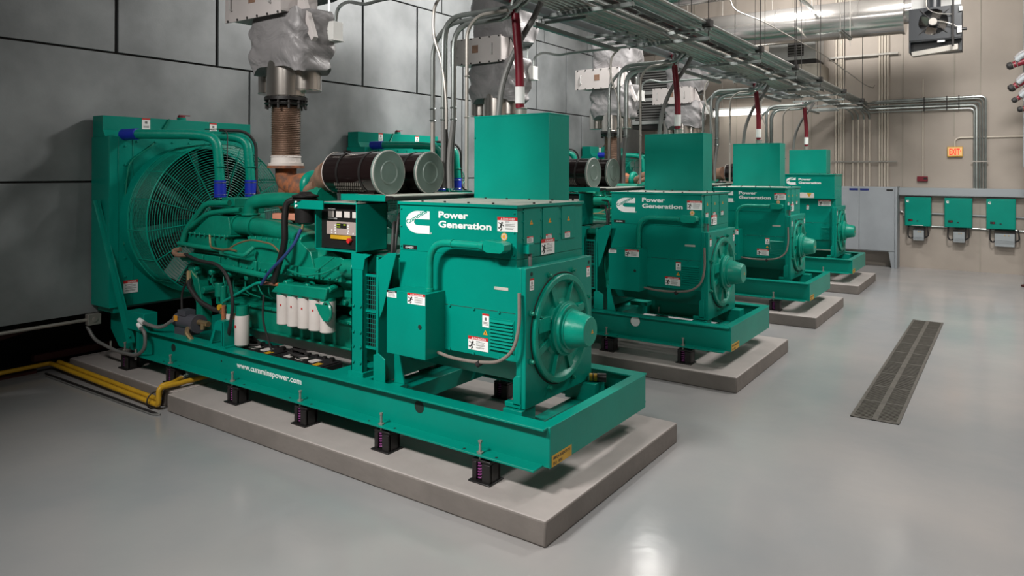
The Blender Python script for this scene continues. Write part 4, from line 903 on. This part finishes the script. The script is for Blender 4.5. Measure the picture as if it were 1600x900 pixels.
# trough
tag(B('trough').box(.305, 4.6, 16.68, 16.88, 1.885, 2.085).box(.305, 4.6, 16.675, 16.68, 1.90, 2.07).obj('wire_trough', bevel=.004), 'long grey wiring trough along the back wall above the green boxes', 'trough')
for i, x in enumerate((.44, 1.322, 2.20)):
    nm = ('left', 'middle', 'right')[i]; wd = .59
    t = thing('battery_charger', '%s of three green wall boxes below the grey trough' % nm, 'electrical box', (x+.3, 16.75, 1.1), 'green wall boxes')
    B('green').box(x, x+wd, 16.66, 16.89, 1.10, 1.84).m('black').box(x+.02, x+wd-.02, 16.7, 16.86, 1.84, 1.875).obj('housing', t, .006)
    B('green').box(x+.015, x+wd-.015, 16.645, 16.66, 1.11, 1.80).obj('door', t, .004)
    decal(t, logo, x+.035, 1.71, .06, 16.643, name='emblem')
    B('black').box(x+.08, x+.18, 16.635, 16.645, 1.225, 1.28).m('redpipe').cyl((x+.15, 16.635, 1.25), (x+.15, 16.625, 1.25), .018).obj('switch_plate', t)
    B('black').box(x+.27, x+.31, 16.638, 16.645, 1.22, 1.245).obj('lock', t)
    if i == 0: B('white').box(x+.15, x+.42, 16.64, 16.645, 1.115, 1.125).obj('label_strip', t)
    B('tan').cyl((x+.1, 16.76, 1.84), (x+.1, 16.76, 1.9), .02).cyl((x+.5, 16.76, 1.84), (x+.5, 16.76, 1.9), .02).obj('conduit_stub', t)
    w_ = .24 if i < 2 else .40; xx = x+.19 if i < 2 else x+.17
    t = thing('power_supply', 'small grey finned box on cables under the %s green wall box' % nm, 'power supply', (xx+.1, 16.7, .75), 'grey boxes under the green wall boxes')
    b = B('trough').box(xx, xx+w_, 16.68, 16.86, .73 if i < 2 else .68, 1.02)
    for j in range(3): b.box(xx+.02, xx+w_-.02, 16.672, 16.68, .76+.03*j, .775+.03*j)
    b.m('yellow').cyl((xx+w_*.5, 16.67, .95), (xx+w_*.5, 16.68, .95), .012).cyl((xx+w_*.7, 16.67, .95), (xx+w_*.7, 16.68, .95), .012).m('black').box(xx-.01, xx+w_+.01, 16.67, 16.87, 1.0, 1.03)
    b.obj('housing', t, .004)
    B('rubber').tube([(x+.08, 16.72, 1.10), (x+.07, 16.7, .85), (x+.12, 16.7, .77), (xx, 16.75, .80)], .018, .1).obj('cable', t); B('rubber').tube([(xx+w_, 16.75, .8), (xx+w_+.10, 16.7, .85), (xx+w_+.07, 16.7, 1.1)], .018, .1).m('black').box(xx+w_-.0, xx+w_+.03, 16.72, 16.8, .78, 1.06).obj('cable', t)
b = B('trough').tube([(.31, 16.85, 1.47), (.5, 16.86, 1.43), (4.5, 16.86, 1.36)], .02, .05); tag(b.obj('wall_cable_run'), 'thin grey conduit running behind the green boxes, the upper one', 'conduit')
b = B('conduit').tube([(.6, 16.86, 1.10), (4.5, 16.86, 1.04)], .022); tag(b.obj('wall_cable_run'), 'bright conduit running behind the lower edge of the green boxes', 'conduit')
b = B('tan').tube([(.33, 16.85, 1.45), (.42, 16.85, 1.42), (.42, 16.85, 1.25), (.5, 16.85, 1.16)], .025, .05).box(.38, .5, 16.82, 16.88, 1.34, 1.42); tag(b.obj('wall_elbow'), 'bent conduit elbow between the cabinet and the left green box', 'conduit')
# exit sign
t = thing('exit_sign', 'orange EXIT sign with red letters on the back wall', 'exit sign', (1.53, 16.85, 2.9))
B('yellow').box(1.37, 1.70, 16.80, 16.89, 2.88, 3.13).obj('housing', t, .004)
B('exitface').box(1.385, 1.69, 16.792, 16.80, 2.90, 3.115).obj('face', t)
B('exitred').text('EXIT', (1.415, 16.791, 2.925), .225, '-y', .02, width=.225).prism([(1.65, 3.05), (1.65, 2.99), (1.675, 3.02)], 'y', 16.788, 16.792).obj('letters', t)
tag(B('creampipe').tube([(1.53, 16.86, 3.13), (1.53, 16.86, 3.30), (1.62, 16.86, 3.36), (4.5, 16.86, 3.36)], .02, .1).obj('sign_conduit'), 'cream conduit curving from above the exit sign to the right', 'conduit')
t = thing('fire_alarm', 'small dark red fire alarm unit on the back wall above the trough', 'alarm', (.83, 16.85, 2.3))
B('redpipe').box(.70, .94, 16.82, 16.89, 2.25, 2.38).obj('body', t, .008); B('black').box(.85, .92, 16.815, 16.82, 2.30, 2.35).obj('strobe', t)
tag(B('creampipe').tube([(.83, 16.87, 2.38), (.83, 16.87, 4.9)], .014).obj('alarm_conduit'), 'thin cream conduit rising from the red alarm unit', 'conduit')
# fluorescent lamp beyond the generators
t = thing('strip_light', 'lit fluorescent strip lamp hanging far left of the back wall', 'lamp', (-3.8, 16.5, 4.2))
for x in (-4.3, -3.2): B('tan').cyl((x, 16.5, 4.36), (x, 16.5, 8.6), .01, n=6).obj('rod', t)
B('white').box(-4.55, -2.9, 16.40, 16.6, 4.30, 4.36).box(-4.6, -4.5, 16.4, 16.6, 4.1, 4.36).obj('housing', t); B('lamp').cyl((-4.5, 16.42, 4.2), (-2.95, 16.42, 4.2), .07, n=16).obj('tube', t)
# louvred air units high at the back
def louvre_unit(x0, x1, y, z0, z1, label, lo=None):
    t = thing('air_unit', label, 'air handling unit', ((x0+x1)/2, y, z0))
    B('grey').box(x0, x1, y, y+1.0, z0, z1).obj('casing', t, .01)
    a, c = lo or (x0+.1, x1-.1); b = B('seam').box(a, c, y-.005, y, z0+.1, z1-.08); b.m('trough')
    n = int((z1-z0-.2)/.07)
    for i in range(n): z = z0+.13+i*.07; b.m('flex').prism([(y-.005, z), (y-.03, z-.015), (y-.005, z+.025)], 'x', a, c)
    b.obj('louvre', t); B('seam').box(x0, x1, y+.05, y+.95, z0-.12, z0).obj('base_frame', t)
    for xx in (x0+.05, x1-.05): B('tan').cyl((xx, y+.1, z1), (xx, y+.1, 8.6), .01, n=6).obj('rod', t)
louvre_unit(-2.75, -1.55, 15.75, 5.5, 6.5, 'pale louvred air unit high on the back wall below the round duct', (-2.26, -1.85))
louvre_unit(-5.9, -4.4, 14.0, 4.62, 5.5, 'louvred air unit seen between the second and third silencers, upper one')
louvre_unit(-5.75, -4.55, 13.4, 3.75, 4.45, 'louvred air unit seen between the second and third silencers, lower one')
tag(B('block').box(-2.9, -1.45, 15.7, 16.9, 4.95, 5.37).obj('wall_shelf'), 'pale ledge under the louvred air unit on the back wall', 'ledge')
# unit heater
t = thing('unit_heater', 'dark slate unit heater with round fan opening hanging at upper right', 'heater', (1.34, 13.2, 5.0))
x0, x1, y0, y1, z0, z1 = .892, 1.842, 13.0, 13.6, 5.03, 5.95
b = B('dkgrey').plate_hole(y0, y0, 0, 0, 0, 0, 0, 0, 0) if False else B('dkgrey')
b.box(x0, x1, y0+.25, y1, z0+.0, z1).box(x0, x1, y0+.02, y0+.25, z0+.22, z0+.28).box(x0, x0+.03, y0+.02, y0+.3, z0, z1)
n = 40; cx, cz, R = 1.341, 5.64, .27; fr = []
pl = B('dkgrey'); pl.plate_hole(0, .02, x0, x1, z0+.25, z1, cx, cz, R, n)
pl.v = [Vector((p.y, y0+.02-p.x, p.z)) for p in pl.v]
b.m('tan').prism([(x0+.04, z0+.02), (x1-.06, z0+.12), (x1-.06, z0+.0), (x0+.06, z0-.08)], 'y', y0+.05, y0+.25)
b.obj('casing', t, .006); pl.obj('front_plate', t)
f_ = B('black').cyl((cx, y0+.12, cz), (cx, y0-.05, cz), .09, n=24).m('tan').cyl((cx, y0-.05, cz), (cx, y0-.06, cz), .075, n=24); f_.obj('fan_motor', t)
for i in range(4):
    a = PI/4+i*PI/2+.5; B('steel').sweep([[(cx+math.cos(a)*r-math.sin(a)*w2, y0+.13+.05*(w2/.1), cz+math.sin(a)*r+math.cos(a)*w2) for w2 in (-.09, 0, .09, 0)] for r in (.1, .18, .27)]).obj('fan_blade', t)
b = B('seam')
for a in (.7, 2.3, 3.9, 5.5): b.cyl((cx+.07*math.cos(a), y0-.04, cz+.07*math.sin(a)), (cx+.36*math.cos(a), y0-.01, cz+.36*math.sin(a)), .008, n=6)
b.cyl((1.70, y0-.08, 5.08), (1.70, y0-.08, 8.6), .02, n=10)
b.obj('fan_bracket', t)
B('grey').box(1.77, 1.85, y0-.05, y0+.08, 5.36, 5.50).m('black').cyl((1.85, y0, 5.43), (1.94, y0, 5.43), .03).obj('gas_valve', t); B('grey').box(1.80, 1.86, y0-.05, y0+.05, 5.80, 5.90).obj('relay_box', t)
B('tan').tube([(1.42, y0-.05, 5.64), (1.6, y0-.1, 5.58), (1.8, y0-.05, 5.47)], .012, .1).tube([(1.22, y0-.02, 6.3), (1.22, y0-.1, 5.9), (1.45, y0-.12, 5.77), (1.7, y0-.05, 5.75)], .01, .15).obj('wiring', t)
B('dkgrey').cyl((1.341, y0+.15, 5.93), (1.341, y0+.15, 6.6), .13, n=20).obj('flue', t); B('white').box(1.42, 1.55, y0-.003, y0+.02, 5.20, 5.235).obj('rating_plate', t)
tag(B('grey').box(.90, 1.82, 13.35, 13.4, 5.96, 7.2).obj('heater_panel'), 'pale panel directly above the unit heater', 'panel')
# hose couplings at the right edge
CN = [((2.66, 4.82), (3.2, 4.98), .085, 'upper'), ((2.69, 4.33), (3.2, 4.66), .085, 'second from the top'), ((2.74, 4.06), (3.1, 4.28), .06, 'third from the top'), ((2.84, 3.86), (3.2, 3.92), .065, 'lowest')]
for i, (p0, p1, r, m1) in enumerate(CN):
    t = thing('sleeved_connector', 'dark red cable connector with grey cloth sleeve at the right edge, %s' % m1, 'connector', (3.0, 14.75, p0[1]), 'red connectors at the right edge')
    a_, c_ = Vector((p0[0], 14.75, p0[1])), Vector((p1[0], 14.75, p1[1])); d_ = (c_-a_).normalized()
    B('redpipe').cyl(a_+d_*.05, c_, r*.82, n=20).obj('body', t)
    B('rubber').lathe(a_, d_, [(-r*.7, r*.5), (-r*.3, r*.95), (.04, r)], 20).obj('end_cap', t)
    for q in (.055, .13): B('steel').ring(a_+d_*q, d_, r*.86, .012, 20).obj('ring', t)
    s_ = B('trough').tube([a_+Vector((.12, -.05, r+.01)), a_+Vector((.24, -.06, r+.14)), Vector((3.3, 14.72, p0[1]+r+.22))], .055, .12, n=12).m('silver').tube([a_+Vector((.10, -.03, r+.06)), a_+Vector((.2, -.03, r+.19)), Vector((3.3, 14.78, p0[1]+r+.31))], .045, .12, n=10)
    s_.obj('sleeve', t)
# ------------------------------------------------------------------ floor items
t = thing('floor_grate', 'long dark slotted trench grate set in the floor at right', 'floor grate', (1.55, 6.5, 0))
x0, x1, y0, y1 = 1.335, 1.775, 3.60, 9.36
b = B('void').box(x0, x1, y0, y1, .0005, .002); b.m('grate')
b.box(x0, x0+.03, y0, y1, .002, .010).box(x1-.03, x1, y0, y1, .002, .010).box((x0+x1)/2-.025, (x0+x1)/2+.025, y0, y1, .002, .010)
ys_ = y0; k = 0
while ys_ < y1-.01:
    wdt = .03 if k % 16 == 0 else .018
    b.box(x0, x1, ys_, ys_+wdt, .002, .009); ys_ += .0395; k += 1
b.obj('grating', t)
# yellow gas pipes along the nearest pad
t = thing('gas_pipe', 'pair of yellow gas pipes along the floor beside the nearest plinth', 'gas pipe', (-5.8, -.38, .05))
B('yellow').tube([(-6.98, -2.4, .10), (-7.0, -.37, .10), (-4.50, -.37, .06), (-4.50, -.37, .235), (-4.50, -.28, .235), (-4.46, .5, .245)], .026, .04, n=12).obj('pipe', t)
B('yellow').tube([(-6.9, -.315, .12), (-4.60, -.315, .085), (-4.56, -.315, .24), (-4.53, -.2, .245), (-4.66, -.02, .235)], .026, .04, n=12).m('steel').cyl((-4.64, -.05, .24), (-4.68, .03, .24), .035, n=12).obj('pipe', t)
B('rubber').ring((-4.62, -.345, .085), (1, 0, 0), .085, .008, 18).obj('strap', t)
tag(B('rubber').tube([(-6.9, -.46, .012), (-4.4, -.44, .012)], .012).obj('floor_cable'), 'black cable on the floor in front of the yellow pipes, inner one', 'cable')
tag(B('flex').tube([(-6.8, -.50, .010), (-4.42, -.475, .010), (-4.36, -.43, .012)], .009).obj('floor_cable'), 'grey cable on the floor in front of the yellow pipes, outer one', 'cable')
# conduit and switch box along the foot of the panel wall
t = thing('wall_outlet_box', 'small metal conduit box at the foot of the grey panel wall', 'junction box', (-6.30, -.21, .63))
B('tan').box(-6.33, -6.25, -.27, -.12, .635, .765).obj('box', t, .006); B('tan').tube([(-6.30, -4.0, .70), (-6.30, -.27, .70)], .02).obj('conduit', t); B('tan').lathe((-6.25, -.195, .70), (1, 0, 0), [(0, .03), (.01, .03), (.012, .02)], 14).obj('cover', t)
